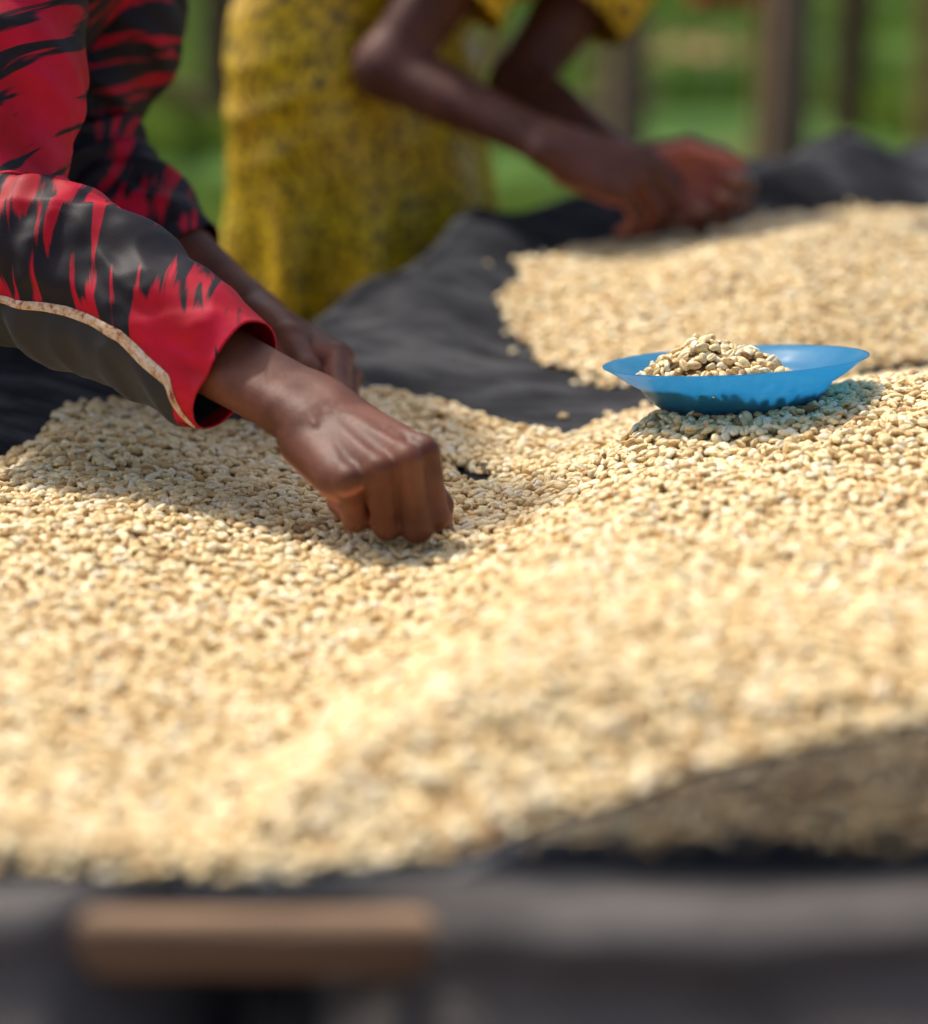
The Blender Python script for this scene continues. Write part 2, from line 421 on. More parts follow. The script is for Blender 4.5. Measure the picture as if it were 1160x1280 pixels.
RES = 0.002
GX0, GX1, GY0, GY1 = -0.60, 0.95, 0.87, 2.95
gx = np.arange(GX0, GX1, RES); gy = np.arange(GY0, GY1, RES)
XX, YY = np.meshgrid(gx, gy, indexing='ij')
CL = cloth_h(XX, YY)
jit = 0.012 * vnoise(XX, YY, 11, 40) + 0.02 * vnoise(XX, YY, 12, 14)
dm = poly_dist(XX, YY, main_poly) + jit
df = poly_dist(XX, YY, far_poly) + jit * .55
lump = (0.010 * vnoise(XX, YY, 21, 9) + 0.006 * vnoise(XX, YY, 22, 22)) * (.45 + .55 * smooth01((YY - 1.15) / .25))
tm = np.minimum(main_top(XX, YY) + lump * smooth01((1.50 - YY) / 0.3 + 0.3) - CL, dm * 0.62)
tf = np.minimum(far_top(XX, YY) + lump * .6 - CL, 0.10 * (1 - np.exp(-np.maximum(df, -.2) / .20)))
tm = np.maximum(tm, np.minimum(dm * 0.62, 0.0065))
# bare patch of cloth beside the hand
hx, hy, _ = PZ(588, 598, .783)
tm = tm - 0.0130 * np.exp(-((XX - hx - 0.35 * (hy - YY)) / 0.013) ** 2 - ((YY - hy) / 0.030) ** 2)
TH = np.maximum(tm, tf)
inside = (np.maximum(dm, df) > 0) & (TH > 0.0008)
TOP = CL + np.maximum(TH, 0)
# the bed carries the bowl: it is levelled under its foot
bn = BOWL_ROT @ Vector((0, 0, 1))
rb = np.hypot(XX - BOWL_BASE.x, YY - BOWL_BASE.y)
seat = BOWL_BASE.z - (bn.x * (XX - BOWL_BASE.x) + bn.y * (YY - BOWL_BASE.y)) / bn.z
k = np.exp(-(rb / 0.062) ** 4)
TOP = TOP * (1 - k) + (seat + 0.0005) * k
TOP = np.where(inside, TOP, CL)
FRONT = smooth01((YY - 0.885) / 0.012)

# ------------------------------------------------------------------ beans
BS = 0.84
def bean_mesh(seed, crease_deep):
    r = np.random.default_rng(seed)
    nu, nv = 20, 9
    u = np.arange(nu) / nu * 2 * np.pi
    v = np.linspace(0, np.pi, nv)
    V = []
    a, b, c = 5.1 * r.uniform(.93, 1.08), 3.5 * r.uniform(.90, 1.08), 2.75 * r.uniform(.9, 1.1)
    bend, egg = r.uniform(-.10, .10), r.uniform(-.14, .14)
    dents = r.normal(0, .07, (4, 4)); dph = r.uniform(0, 6.28, 4)
    for vv in v:
        for uu in u:
            x, y, z = np.cos(vv), np.sin(vv) * np.cos(uu), np.sin(vv) * np.sin(uu)
            px = a * np.sign(x) * abs(x) ** 0.92
            w = 1 + egg * x + sum(dents[q, 0] * math.sin(dents[q, 1] * 30 * x + dents[q, 2] * 30 * y + dents[q, 3] * 30 * z + dph[q]) for q in range(4))
            py = b * y * w + bend * a * x * x
            if z >= 0: pz = c * z * w
            else: pz = 0.62 * c * z * w
            if z < -0.1:
                pz += crease_deep * math.exp(-((y - .05 * math.sin(3 * x)) / 0.16) ** 2) * (1 - x * x) ** .5
            V.append((px, py, pz))
    cr = np.array([math.exp(-(v_[1] / .62) ** 2) * (1 - (v_[0] / 5.6) ** 2) if v_[2] < 0.3 else 0 for v_ in V]).clip(0, 1)
    V = np.array(V) * 0.001 * BS
    F = []
    for i in range(nv - 1):
        for j in range(nu):
            F.append((i * nu + j, i * nu + (j + 1) % nu, (i + 1) * nu + (j + 1) % nu, (i + 1) * nu + j))
    me = np_mesh('coffee_bean', V, F, M_BEAN)
    at = me.attributes.new('crease', 'FLOAT', 'POINT'); at.data.foreach_set('value', cr.astype(np.float32))
    return me
BEANS = [bean_mesh(100 + k, 1.7 if k % 3 else 1.2) for k in range(8)]
SA, SB, SCc = 0.0050 * BS, 0.0035 * BS, 0.0022 * BS

def deposit(H, T, x0, y0, res, mask, r, passes=5, tol=0.0012, limit=0.0045):
    """drop beans one by one into the lowest open spots until the heap reaches the wanted height"""
    out = []
    nx, ny = H.shape
    R = int(math.ceil(SA * 1.15 / res)) + 1
    ii, jj = np.meshgrid(np.arange(-R, R + 1), np.arange(-R, R + 1), indexing='ij')
    dxg, dyg = ii * res, jj * res
    for p in range(passes):
        cells = np.argwhere(mask & (H < T - tol))
        if len(cells) == 0: break
        r.shuffle(cells)
        N = len(cells)
        yaw = r.uniform(0, math.pi, N); s = np.clip(r.normal(1.0, 0.075, N), .8, 1.2)
        pose = r.random(N); flip = r.random(N) < 0.42
        cy, sy = np.cos(yaw), np.sin(yaw)
        for n in range(N):
            i, j = cells[n]
            if H[i, j] >= T[i, j] - tol or i < R or j < R or i >= nx - R or j >= ny - R: continue
            a, b, c = SA, SB, SCc
            if pose[n] > 0.86: b, c = 0.0026 * BS, 0.0032 * BS
            elif pose[n] > 0.78: a, c = 0.0041 * BS, 0.0036 * BS
            a *= s[n]; b *= s[n]; c *= s[n]
            h = H[i - R:i + R + 1, j - R:j + R + 1]
            q = ((dxg * cy[n] + dyg * sy[n]) / a) ** 2 + ((dyg * cy[n] - dxg * sy[n]) / b) ** 2
            m = q < 1
            low = c * np.sqrt(1 - q[m])
            hm = h[m]
            t = hm + low
            z = 0.55 * t.max() + 0.45 * t.mean()
            if z > T[i, j] + limit: continue
            h[m] = np.maximum(hm, z + low)
            out.append((x0 + i * res, y0 + j * res, z, yaw[n], s[n], pose[n], float(flip[n])))
    return np.array(out)

def rotations(B, SX, SY, r, spread=0.26):
    """rotation matrices from yaw, pose, local slope and a random tilt"""
    n = len(B); yaw = B[:, 3]; c, s = np.cos(yaw), np.sin(yaw); Z = np.zeros(n); O = np.ones(n)
    Rz = np.stack([np.stack([c, -s, Z], -1), np.stack([s, c, Z], -1), np.stack([Z, Z, O], -1)], 1)
    roll = r.normal(0, spread * .8, n); roll = np.where(B[:, 5] > 0.86, math.pi / 2 + r.normal(0, .3, n), roll)
    roll = np.where(B[:, 6] > .5, roll + math.pi, roll)
    pit = r.normal(0, spread * .7, n); pit = np.where((B[:, 5] > 0.78) & (B[:, 5] <= .86), pit + r.choice([-1, 1], n) * 0.75, pit)
    c, s = np.cos(roll), np.sin(roll)
    Rx = np.stack([np.stack([O, Z, Z], -1), np.stack([Z, c, -s], -1), np.stack([Z, s, c], -1)], 1)
    c, s = np.cos(pit), np.sin(pit)
    Ry = np.stack([np.stack([c, Z, s], -1), np.stack([Z, O, Z], -1), np.stack([-s, Z, c], -1)], 1)
    nrm = np.stack([-SX, -SY, O], -1); nrm /= np.linalg.norm(nrm, axis=1)[:, None]
    ex = np.stack([O, Z, SX], -1); ex /= np.linalg.norm(ex, axis=1)[:, None]
    ey = np.cross(nrm, ex)
    S = np.stack([ex, ey, nrm], -1)
    return S @ Rz @ Ry @ Rx
def to_euler(R):
    sy = np.sqrt(R[:, 0, 0] ** 2 + R[:, 1, 0] ** 2)
    return np.stack([np.arctan2(R[:, 2, 1], R[:, 2, 2]), np.arctan2(-R[:, 2, 0], sy), np.arctan2(R[:, 1, 0], R[:, 0, 0])], -1)

SX, SY = np.gradient(TOP, RES); 
frustum = np.abs(XX) < 2
H = np.maximum(CL + 0.0002, TOP - 0.0064)
bed_mask = inside & frustum & (YY > 0.882) & (rb > 0.030)
DEPTH_OK = bed_mask
B = deposit(H, TOP, GX0, GY0, RES, DEPTH_OK, rng)
edge = np.argwhere((np.maximum(dm, df) < -.001) & (np.maximum(dm, df) > -.05) & frustum & (YY > 1.45) & (XX < .5))
pick = edge[rng.random(len(edge)) < .012 * np.exp(np.maximum(dm, df)[edge[:, 0], edge[:, 1]] / .006)]
pick = pick[rng.permutation(len(pick))[:130]]
ST = np.stack([GX0 + pick[:, 0] * RES, GY0 + pick[:, 1] * RES, CL[pick[:, 0], pick[:, 1]] + .0016, rng.uniform(0, 3.1, len(pick)), rng.normal(1, .08, len(pick)), 0 * pick[:, 0], rng.random(len(pick))], -1)
B = np.concatenate([B, ST])
bi = ((B[:, 0] - GX0) / RES + .5).astype(int); bj = ((B[:, 1] - GY0) / RES + .5).astype(int)
def soft(a, w=9):
    k = np.ones(w) / w
    a = np.apply_along_axis(lambda v: np.convolve(v, k, 'same'), 0, a)
    return np.apply_along_axis(lambda v: np.convolve(v, k, 'same'), 1, a)
Ssx, Ssy = soft(SX, 7), soft(SY, 7)
RB = rotations(B, np.clip(Ssx[bi, bj], -.7, .7), np.clip(Ssy[bi, bj], -.7, .7), rng)
EU = to_euler(RB)
VAR = rng.integers(0, 8, len(B))
B[:, :2] += rng.uniform(-.0008, .0008, (len(B), 2))
print('beans', len(B))

# ---- which beans stand as single things: those seen largest and sharpest round the picking hand
px = 580 + FPX * B[:, 0] / (B[:, 1] * math.cos(PITCH) + (CAMZ - B[:, 2]) * math.sin(PITCH))
dep = B[:, 1] * math.cos(PITCH) + (CAMZ - B[:, 2]) * math.sin(PITCH)
py = 640 - FPX * (B[:, 1] * math.sin(PITCH) + (B[:, 2] - CAMZ) * math.cos(PITCH)) / dep
toplayer = (H[bi, bj] - B[:, 2]) < 0.0028
cand = np.where(toplayer & (px > 575) & (px < 740) & (py > 565) & (py < 715))[0]
cand = cand[np.argsort(np.hypot(px[cand] - 640, (py[cand] - 640) * 1.0))][:150]
single = np.zeros(len(B), bool); single[cand] = True

def bean_layer(name, sel, label, cat):
    me = bpy.data.meshes.new(name)
    V = B[sel, :3].astype(np.float32)
    me.vertices.add(len(V)); me.vertices.foreach_set('co', V.ravel())
    for an, ty, key, data in (('rot', 'FLOAT_VECTOR', 'vector', EU[sel]), ('scl', 'FLOAT', 'value', B[sel, 4]), ('var', 'INT', 'value', VAR[sel])):
        at = me.attributes.new(an, ty, 'POINT')
        at.data.foreach_set(key, np.ascontiguousarray(data.astype(np.int32 if ty == 'INT' else np.float32)).ravel())
    me.materials.append(M_BEAN)
    o = link(bpy.data.objects.new(name, me))
    tag(o, label, cat, kind='stuff')
    ng = bpy.data.node_groups.new(name, 'GeometryNodeTree')
    ng.interface.new_socket('Geometry', in_out='INPUT', socket_type='NodeSocketGeometry')
    ng.interface.new_socket('Geometry', in_out='OUTPUT', socket_type='NodeSocketGeometry')
    N, L = ng.nodes, ng.links
    gi, go = N.new('NodeGroupInput'), N.new('NodeGroupOutput')
    join = N.new('GeometryNodeJoinGeometry')
    for me_b in BEANS:
        src = bpy.data.objects.new('bean_source', me_b)
        oi = N.new('GeometryNodeObjectInfo'); oi.inputs['Object'].default_value = src; oi.inputs['As Instance'].default_value = True
        L.new(oi.outputs['Geometry'], join.inputs[0])
    ip = N.new('GeometryNodeInstanceOnPoints'); ip.inputs['Pick Instance'].default_value = True
    def attr(nm, ty):
        a = N.new('GeometryNodeInputNamedAttribute'); a.data_type = ty; a.inputs['Name'].default_value = nm; return a.outputs['Attribute']
    er = N.new('FunctionNodeEulerToRotation'); L.new(attr('rot', 'FLOAT_VECTOR'), er.inputs[0])
    L.new(gi.outputs[0], ip.inputs['Points']); L.new(join.outputs[0], ip.inputs['Instance'])
    L.new(attr('var', 'INT'), ip.inputs['Instance Index']); L.new(er.outputs[0], ip.inputs['Rotation']); L.new(attr('scl', 'FLOAT'), ip.inputs['Scale'])
    L.new(ip.outputs[0], go.inputs[0])
    mod = o.modifiers.new('scatter', 'NODES'); mod.node_group = ng
    return o
is_far = df[bi, bj] > dm[bi, bj]
bed = bean_layer('coffee_beans', ~single & ~is_far, 'broad undulating bed of pale coffee beans filling the front of the table', 'coffee beans')
farbed = bean_layer('coffee_beans', ~single & is_far, 'separate heap of pale coffee beans behind the blue bowl, below the second woman', 'coffee beans')

# the packed beans under the visible ones
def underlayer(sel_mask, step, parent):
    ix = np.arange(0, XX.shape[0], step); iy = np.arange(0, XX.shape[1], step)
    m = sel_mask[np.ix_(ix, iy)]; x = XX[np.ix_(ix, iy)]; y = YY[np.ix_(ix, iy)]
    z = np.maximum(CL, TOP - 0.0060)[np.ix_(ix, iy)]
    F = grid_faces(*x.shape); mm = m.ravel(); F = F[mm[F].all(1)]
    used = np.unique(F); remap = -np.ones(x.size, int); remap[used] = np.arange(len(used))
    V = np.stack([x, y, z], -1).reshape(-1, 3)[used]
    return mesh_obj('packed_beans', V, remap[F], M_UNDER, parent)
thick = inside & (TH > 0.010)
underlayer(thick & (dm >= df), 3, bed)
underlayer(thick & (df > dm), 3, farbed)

def single_bean(loc, R, s, var, label, group):
    o = bpy.data.objects.new('coffee_bean', BEANS[var])
    M = Matrix([list(r) for r in R]).to_4x4(); M.translation = loc
    o.matrix_world = M @ Matrix.Scale(float(s), 4)
    tag(o, label, 'coffee bean', group)
    return link(o)
for n in np.where(single)[0]:
    single_bean(B[n, :3], RB[n], B[n, 4], VAR[n], 'pale coffee bean lying in the sharp slope right beside the picking fist', 'beans beside the picking fist')
# stray beans on the black cloth
for (x, y, lab) in ((537, 498, 'lone pale bean resting at the top rim of the bed beside the bent thumb'), (704, 521, 'lone pale bean lying by itself on the bare black cloth')):
    p = PZ(x, y, T0 + .004)
    z = float(cloth_h(np.array(p.x), np.array(p.y))) + .0016
    for _ in range(4):
        p = PZ(x, y, z); z = float(cloth_h(np.array(p.x), np.array(p.y))) + .0018
    single_bean(p, Matrix.Rotation(random.uniform(0, 3), 3, 'Z'), 1.05, 2, lab, None)

# ------------------------------------------------------------------ bowl with beans
prof_out = [(0.0, 0.0), (.030, 0.0), (.046, .0008), (.054, .0035), (.061, .0085), (.0665, .014), (.0695, .0178), (.0712, .0192), (.0735, .0200), (.080, .0236), (.088, .0290), (.0935, .0322), (.0955, .0330)]
prof_out = [(r * .905, z) for r, z in prof_out]
TW = 0.0011
prof = prof_out + [(.0957 * .905, .0338)] + [(max(r - TW * .5, 0), z + TW) for r, z in reversed(prof_out[:-1])]
ns = 96
a = np.arange(ns) / ns * 2 * np.pi
pr = np.array(prof)
Vb = np.stack([np.cos(a)[:, None] * pr[None, :, 0], np.sin(a)[:, None] * pr[None, :, 0], np.broadcast_to(pr[None, :, 1], (ns, len(pr)))], -1)
wave = 1 + 0.0 * a
Rb = np.array(BOWL_ROT); BB = np.array(BOWL_BASE)
bowl = mesh_obj('plastic_bowl', Vb.reshape(-1, 3), grid_faces(ns, len(pr), close_u=True), M_BOWL)
bowl.matrix_world = Matrix.Translation(BOWL_BASE) @ BOWL_ROT.to_4x4()
tag(bowl, 'shallow translucent blue plastic bowl holding a heap of beans', 'bowl')
# beans dropped into the bowl, in the bowl's own frame
br = 0.0015
bx = np.arange(-.1, .1, br); BX, BY = np.meshgrid(bx, bx, indexing='ij')
rr = np.hypot(BX, BY)
inner = np.interp(rr, pr[:13, 0], pr[:13, 1]) + TW
hp = 0.0520 - 0.66 * np.hypot((BX + .020) / 1.0, BY * 0.95)
hp = hp + .010 * vnoise(BX, BY, 77, 45) + .006 * vnoise(BX, BY, 78, 90)
hp = np.where(hp > .0, hp, 0)
hp = np.minimum(hp, 0.0455)
BT = np.maximum(inner, np.maximum(hp, .0125))
BH = np.maximum(inner + 0.0002, BT - 0.0095)
mb = (rr < .071) & (BT - inner > 0.001)
BH = BH + 0.0012
rng2 = np.random.default_rng(5)
BBn = deposit(BH, BT, -.1, -.1, br, mb, rng2, passes=3, tol=.0016)
tbi = ((BBn[:, 0] + .1) / br + .5).astype(int); tbj = ((BBn[:, 1] + .1) / br + .5).astype(int)
gx_, gy_ = np.gradient(BT, br)
RBB = rotations(BBn, np.clip(soft(gx_)[tbi, tbj], -.6, .6), np.clip(soft(gy_)[tbi, tbj], -.6, .6), rng2, 0.4)
topb = (BH[tbi, tbj] - BBn[:, 2]) < .0034
vis = np.where(topb & (BBn[:, 2] > .024))[0]
vis = vis[np.argsort(BBn[vis, 1])][:148]
print('bowl beans', len(BBn), 'shown', len(vis))
WB = BBn[:, :3] @ Rb.T + BB
for n in vis:
    single_bean(WB[n], Rb @ RBB[n], BBn[n, 4], int(n % 8), 'pale coffee bean heaped in the blue plastic bowl', 'beans heaped in the blue bowl')
rest = np.setdiff1d(np.arange(len(BBn)), vis)
keepB, keepEU, keepV = B, EU, VAR
B, EU, VAR = np.c_[WB[rest], BBn[rest, 3:]], to_euler(Rb @ RBB[rest]), rng2.integers(0, 8, len(rest))
inb = bean_layer('coffee_beans', np.ones(len(rest), bool), 'pale coffee beans lying deep inside the blue plastic bowl', 'coffee beans')
B, EU, VAR = keepB, keepEU, keepV
core = np.stack([BX, BY, np.maximum(inner + .0004, BT - .0085)], -1)[::2, ::2]
cm = mb[::2, ::2].ravel(); F = grid_faces(*core.shape[:2]); F = F[cm[F].all(1)]
used = np.unique(F); rm = -np.ones(core.shape[0] * core.shape[1], int); rm[used] = np.arange(len(used))
mesh_obj('packed_beans', core.reshape(-1, 3)[used] @ Rb.T + BB, rm[F], M_UNDER, inb)

# ------------------------------------------------------------------ drying cloth
def N_line(u):
    return np.stack([np.interp(u, [0, .14, .62, .80, 1], [-.80, -.42, .62, 1.10, 2.3]), np.interp(u, [0, .14, .62, .80, 1], [.868, .868, .868, .98, 2.5])], -1)
def F_line(u):
    x = np.interp(u, [0, .14, .62, .80, 1], [-.80, -.58, .62, 1.05, 1.75]); y = E0[1] + (x - E0[0]) / ED[0] * ED[1]; bl = edge_bulge((x - E0[0]) / ED[0])
    return np.stack([x - EN[0] * bl, y - EN[1] * bl], -1)
nu = 420
uu = np.linspace(0, 1, nu)
Na, Fa = N_line(uu), F_line(uu)
vv = np.linspace(0, 1, 300)
XY = Na[:, None] * (1 - vv[None, :, None]) + Fa[:, None] * vv[None, :, None]
Zc = cloth_h(XY[..., 0], XY[..., 1])
body = np.concatenate([XY, Zc[..., None]], -1)
# near lip: over the front pole, or tucked in behind it where the pole lies bare
POLE_Y, POLE_Z, POLE_R = 0.803, 0.803, 0.0125
lip = []
bare = smooth01((Na[:, 0] + .150) / .07) * smooth01((.004 - Na[:, 0]) / .08)
bare = np.clip(bare * (.93 + .45 * vnoise(Na[:, 0], Na[:, 0] * 0, 36, 30)), 0, 1)        # 1 where the pole shows
wob = 0.007 * vnoise(Na[:, 0], Na[:, 0] * 0, 31, 11) + 0.004 * vnoise(Na[:, 0], Na[:, 0] * 0, 32, 45)
for t in np.linspace(1, 0, 34)[:-1]:
    ang = math.pi * 0.5 + (1 - t) * 0.2
    s = 1 - t
    # draped path: from the bed edge up over the pole and straight down in front
    a_ = np.interp(s, [0, .55, 1], [math.radians(62), math.radians(190), math.radians(190)])
    dy = POLE_Y + (POLE_R + .006) * math.cos(a_); dz = POLE_Z + (POLE_R + .006) * math.sin(a_)
    dz = dz - np.interp(s, [0, .55, 1], [0, 0, .24]); dy = dy - np.interp(s, [0, .55, 1], [0, 0, .17])
    # tucked path: down behind the pole
    ty = .868 - np.interp(s, [0, .1, .3, 1], [0.0, .004, .006, .004]); tz = Zc[:, 0] - np.interp(s, [0, .1, .3, 1], [0, .003, .03, .12])
    fold = 0.010 * vnoise(Na[:, 0] * 2, Na[:, 0] * 0 + s, 41, 9) * s
    base_off = np.stack([np.zeros(nu), Na[:, 1] - .868], -1)
    y = dy * (1 - bare) + ty * bare + wob + fold + base_off[:, 1]
    z = dz * (1 - bare) + tz * bare + wob
    lip.append(np.stack([Na[:, 0], y, z], -1))
lip = np.array(lip)[::-1]                                         # from the hanging hem up to the bed
# far lip: rolled rim and skirt hanging outside
rim = []
for s in np.linspace(0, 1, 30)[1:]:
    out = np.interp(s, [0, .15, .3, 1], [0, .020, .034, .05]); dz = np.interp(s, [0, .08, .18, .3, 1], [0, .006, .002, -.02, -.28])
    f = 0.02 * vnoise(uu * 40, uu * 0 + s * 2, 51, 1.0) * s
    p = np.stack([Fa[:, 0] - EN[0] * (out + f), Fa[:, 1] - EN[1] * (out + f), Zc[:, -1] + dz + .004 * vnoise(uu * 60, uu * 0, 52, 1.0)], -1)
    rim.append(p)
rim = np.array(rim)
cloth = np.concatenate([lip.transpose(1, 0, 2), body, rim.transpose(1, 0, 2)], 1)
cl = mesh_obj('drying_cloth', cloth.reshape(-1, 3), grid_faces(cloth.shape[0], cloth.shape[1]), M_CLOTH)
tag(cl, 'black woven shade cloth spread over the drying table under the beans', 'cloth')
cl.modifiers.new('thickness', 'SOLIDIFY').thickness = 0.0014
cl.modifiers['thickness'].offset = -1
# raised see-through flap of net at the near right corner
n1, n2 = 90, 18
fl = []
for i in range(n1):
    t = i / (n1 - 1)
    x = -0.004 + t * 0.62
    hgt = 0.004 + 0.076 * np.array(1 - math.exp(-(t / .22) ** 1.15)) + .006 * vnoise(np.array(x), np.array(0.), 61, 30)
    for j in range(n2):
        s = j / (n2 - 1)
        fl.append((x, .872 - .006 * math.sin(s * 3) + .012 * s * t + .003 * float(vnoise(np.array(x), np.array(s * .1), 62, 40)), float(cloth_h(np.array(x), np.array(.872))) - .002 + float(hgt) * s))
flap = mesh_obj('net_flap', fl, grid_faces(n1, n2), M_NET, cl)
hem = []
for i in range(n1):
    c = np.array(fl[i * n2 + n2 - 1])
    for k in range(8):
        an = k / 8 * 2 * math.pi
        hem.append(c + np.array([0, math.cos(an) * .0016, math.sin(an) * .0016]))
hem = np.array(hem).reshape(n1, 8, 3).transpose(1, 0, 2).reshape(-1, 3)
mesh_obj('hem', hem, grid_faces(8, n1, close_u=True), M_CLOTH, flap)

# ------------------------------------------------------------------ drying table frame
def pole_mesh(p0, p1, r0, r1, seed, n=18, m=16, knots=0.08, bowk=1.0):
    p0, p1 = np.array(p0, float), np.array(p1, float)
    d = (p1 - p0); L = np.linalg.norm(d); d = d / L
    a = np.cross(d, [0, 0, 1.0] if abs(d[2]) < .9 else [1.0, 0, 0]); a /= np.linalg.norm(a); b = np.cross(d, a)
    r = np.random.default_rng(seed); ph = r.uniform(0, 6.28, 4); bow = r.normal(0, .006, 2) * L * bowk
    V = []
    for j in range(m):
        t = j / (m - 1); c = p0 + d * L * t + (a * bow[0] + b * bow[1]) * math.sin(math.pi * t)
        for i in range(n):
            an = i / n * 2 * math.pi
            rad = (r0 * (1 - t) + r1 * t) * (1 + knots * (.5 * math.sin(2 * an + ph[0] + 3 * t) + .35 * math.sin(3 * an + ph[1] - 5 * t) + .4 * math.sin(7 * t + ph[2])) + r.normal(0, .012))
            V.append(c + (a * math.cos(an) + b * math.sin(an)) * rad)
    V = np.array(V).reshape(m, n, 3).transpose(1, 0, 2).reshape(-1, 3)
    F = [tuple(f) for f in grid_faces(n, m, close_u=True)]
    F.append(tuple(i * m for i in range(n))); F.append(tuple(i * m + m - 1 for i in range(n))[::-1])
    return V, F
W_TAN = mat_wood('sun_bleached_wood', (0.12, 0.07, 0.035), (0.30, 0.18, 0.10), (0.46, 0.30, 0.17), 1.0, 0)
W_GREY = mat_wood('weathered_grey_wood', (0.08, 0.045, 0.028), (0.19, 0.110, 0.072), (0.31, 0.195, 0.13))
W_BROWN = mat_wood('brown_bark_wood', (0.035, 0.018, 0.010), (0.09, 0.045, 0.022), (0.16, 0.085, 0.04))
W_OCHRE = mat_wood('ochre_wood', (0.16, 0.085, 0.03), (0.33, 0.19, 0.07), (0.45, 0.28, 0.12))
table = empty('drying_table', (0, 1.4, 0))
tag(table, 'raised drying table of rough wooden poles under the black cloth', 'table')
mesh_obj('pole', *pole_mesh((-.85, POLE_Y, POLE_Z), (1.0, POLE_Y + .002, POLE_Z), POLE_R, POLE_R * .94, 1, 24, 150, .24, .05), W_TAN, table)
f0, f1 = F_line(np.array([0.0]))[0], F_line(np.array([1.0]))[0]
mesh_obj('pole', *pole_mesh((f0[0] - EN[0] * -.03, f0[1] + .02, .765), (f1[0] + .03, f1[1] - .02, .79), .026, .024, 2, 18, 40), W_GREY, table)
for t in (.0, .2, .4, .6, .8, 1.0):
    u = np.array([t]); nn, ff = N_line(u)[0], F_line(u)[0]
    mesh_obj('cross_pole', *pole_mesh((nn[0], nn[1] + .03, .735), (ff[0] + .02, ff[1] - .02, .735), .020, .018, 10 + int(t * 10)), W_GREY, table)
    mesh_obj('leg', *pole_mesh((nn[0], nn[1] + .02, -.05), (nn[0], nn[1] + .05, .73), .034, .030, 30 + int(t * 10)), W_BROWN, table)
    mesh_obj('leg', *pole_mesh((ff[0] + .05, ff[1] - .05, -.05), (ff[0] + .05, ff[1] - .06, .74), .034, .030, 50 + int(t * 10)), W_BROWN, table)

# ------------------------------------------------------------------ bodies: smooth-blended solids turned into one skin
def spline(pts, n):
    pts = np.array(pts, float); k = len(pts)
    t = np.linspace(0, k - 1, n); i = np.clip(t.astype(int), 0, k - 2); f = (t - i)[:, None]
    g = lambda j: pts[np.clip(j, 0, k - 1)]
    p0, p1, p2, p3 = g(i - 1), g(i), g(i + 1), g(i + 2)
    return .5 * (2 * p1 + (p2 - p0) * f + (2 * p0 - 5 * p1 + 4 * p2 - p3) * f ** 2 + (3 * p1 - p0 - 3 * p2 + p3) * f ** 3)
def cap(a, b, ra, rb, k=.004, pal=None, nail=None):
    return dict(t='c', a=np.array(a, float), b=np.array(b, float), ra=ra, rb=rb, k=k, pal=pal, nail=nail)
def ell(c, r, R=None, k=.006, pal=None):
    return dict(t='e', a=np.array(c, float), r=np.array(r, float), R=np.eye(3) if R is None else np.array(R, float), k=k, pal=pal, nail=None)
def chain(pts, radii, k, sub=3):
    """one bone: a run of points with a smoothly changing thickness"""
    S = spline(np.c_[np.array(pts, float), np.array(radii, float)], (len(pts) - 1) * sub + 1)
    return dict(t='p', a=S[:, :3].min(0), b=S[:, :3].max(0), S=S, ra=float(S[:, 3].max()), rb=float(S[:, 3].max()), k=k, pal=None, nail=None)
def prim_d(p, Pt):
    if p['t'] == 'p':
        d = None
        for u, v in zip(p['S'][:-1], p['S'][1:]):
            e = prim_d(dict(t='c', a=u[:3], b=v[:3], ra=u[3], rb=v[3]), Pt); d = e if d is None else np.minimum(d, e)
        return d
    if p['t'] == 'c':
        ab = p['b'] - p['a']; q = Pt - p['a'].astype(np.float32)
        t = np.clip((q @ ab.astype(np.float32)) / max(float(ab @ ab), 1e-12), 0, 1)
        return np.linalg.norm(q - t[..., None] * ab.astype(np.float32), axis=-1) - (p['ra'] + (p['rb'] - p['ra']) * t)
    q = (Pt - p['a'].astype(np.float32)) @ p['R'].astype(np.float32)
    s = q / p['r'].astype(np.float32); n = np.linalg.norm(s, axis=-1)
    g = np.linalg.norm(s / p['r'].astype(np.float32), axis=-1)
    return n * (n - 1) / np.maximum(g, 1e-6)
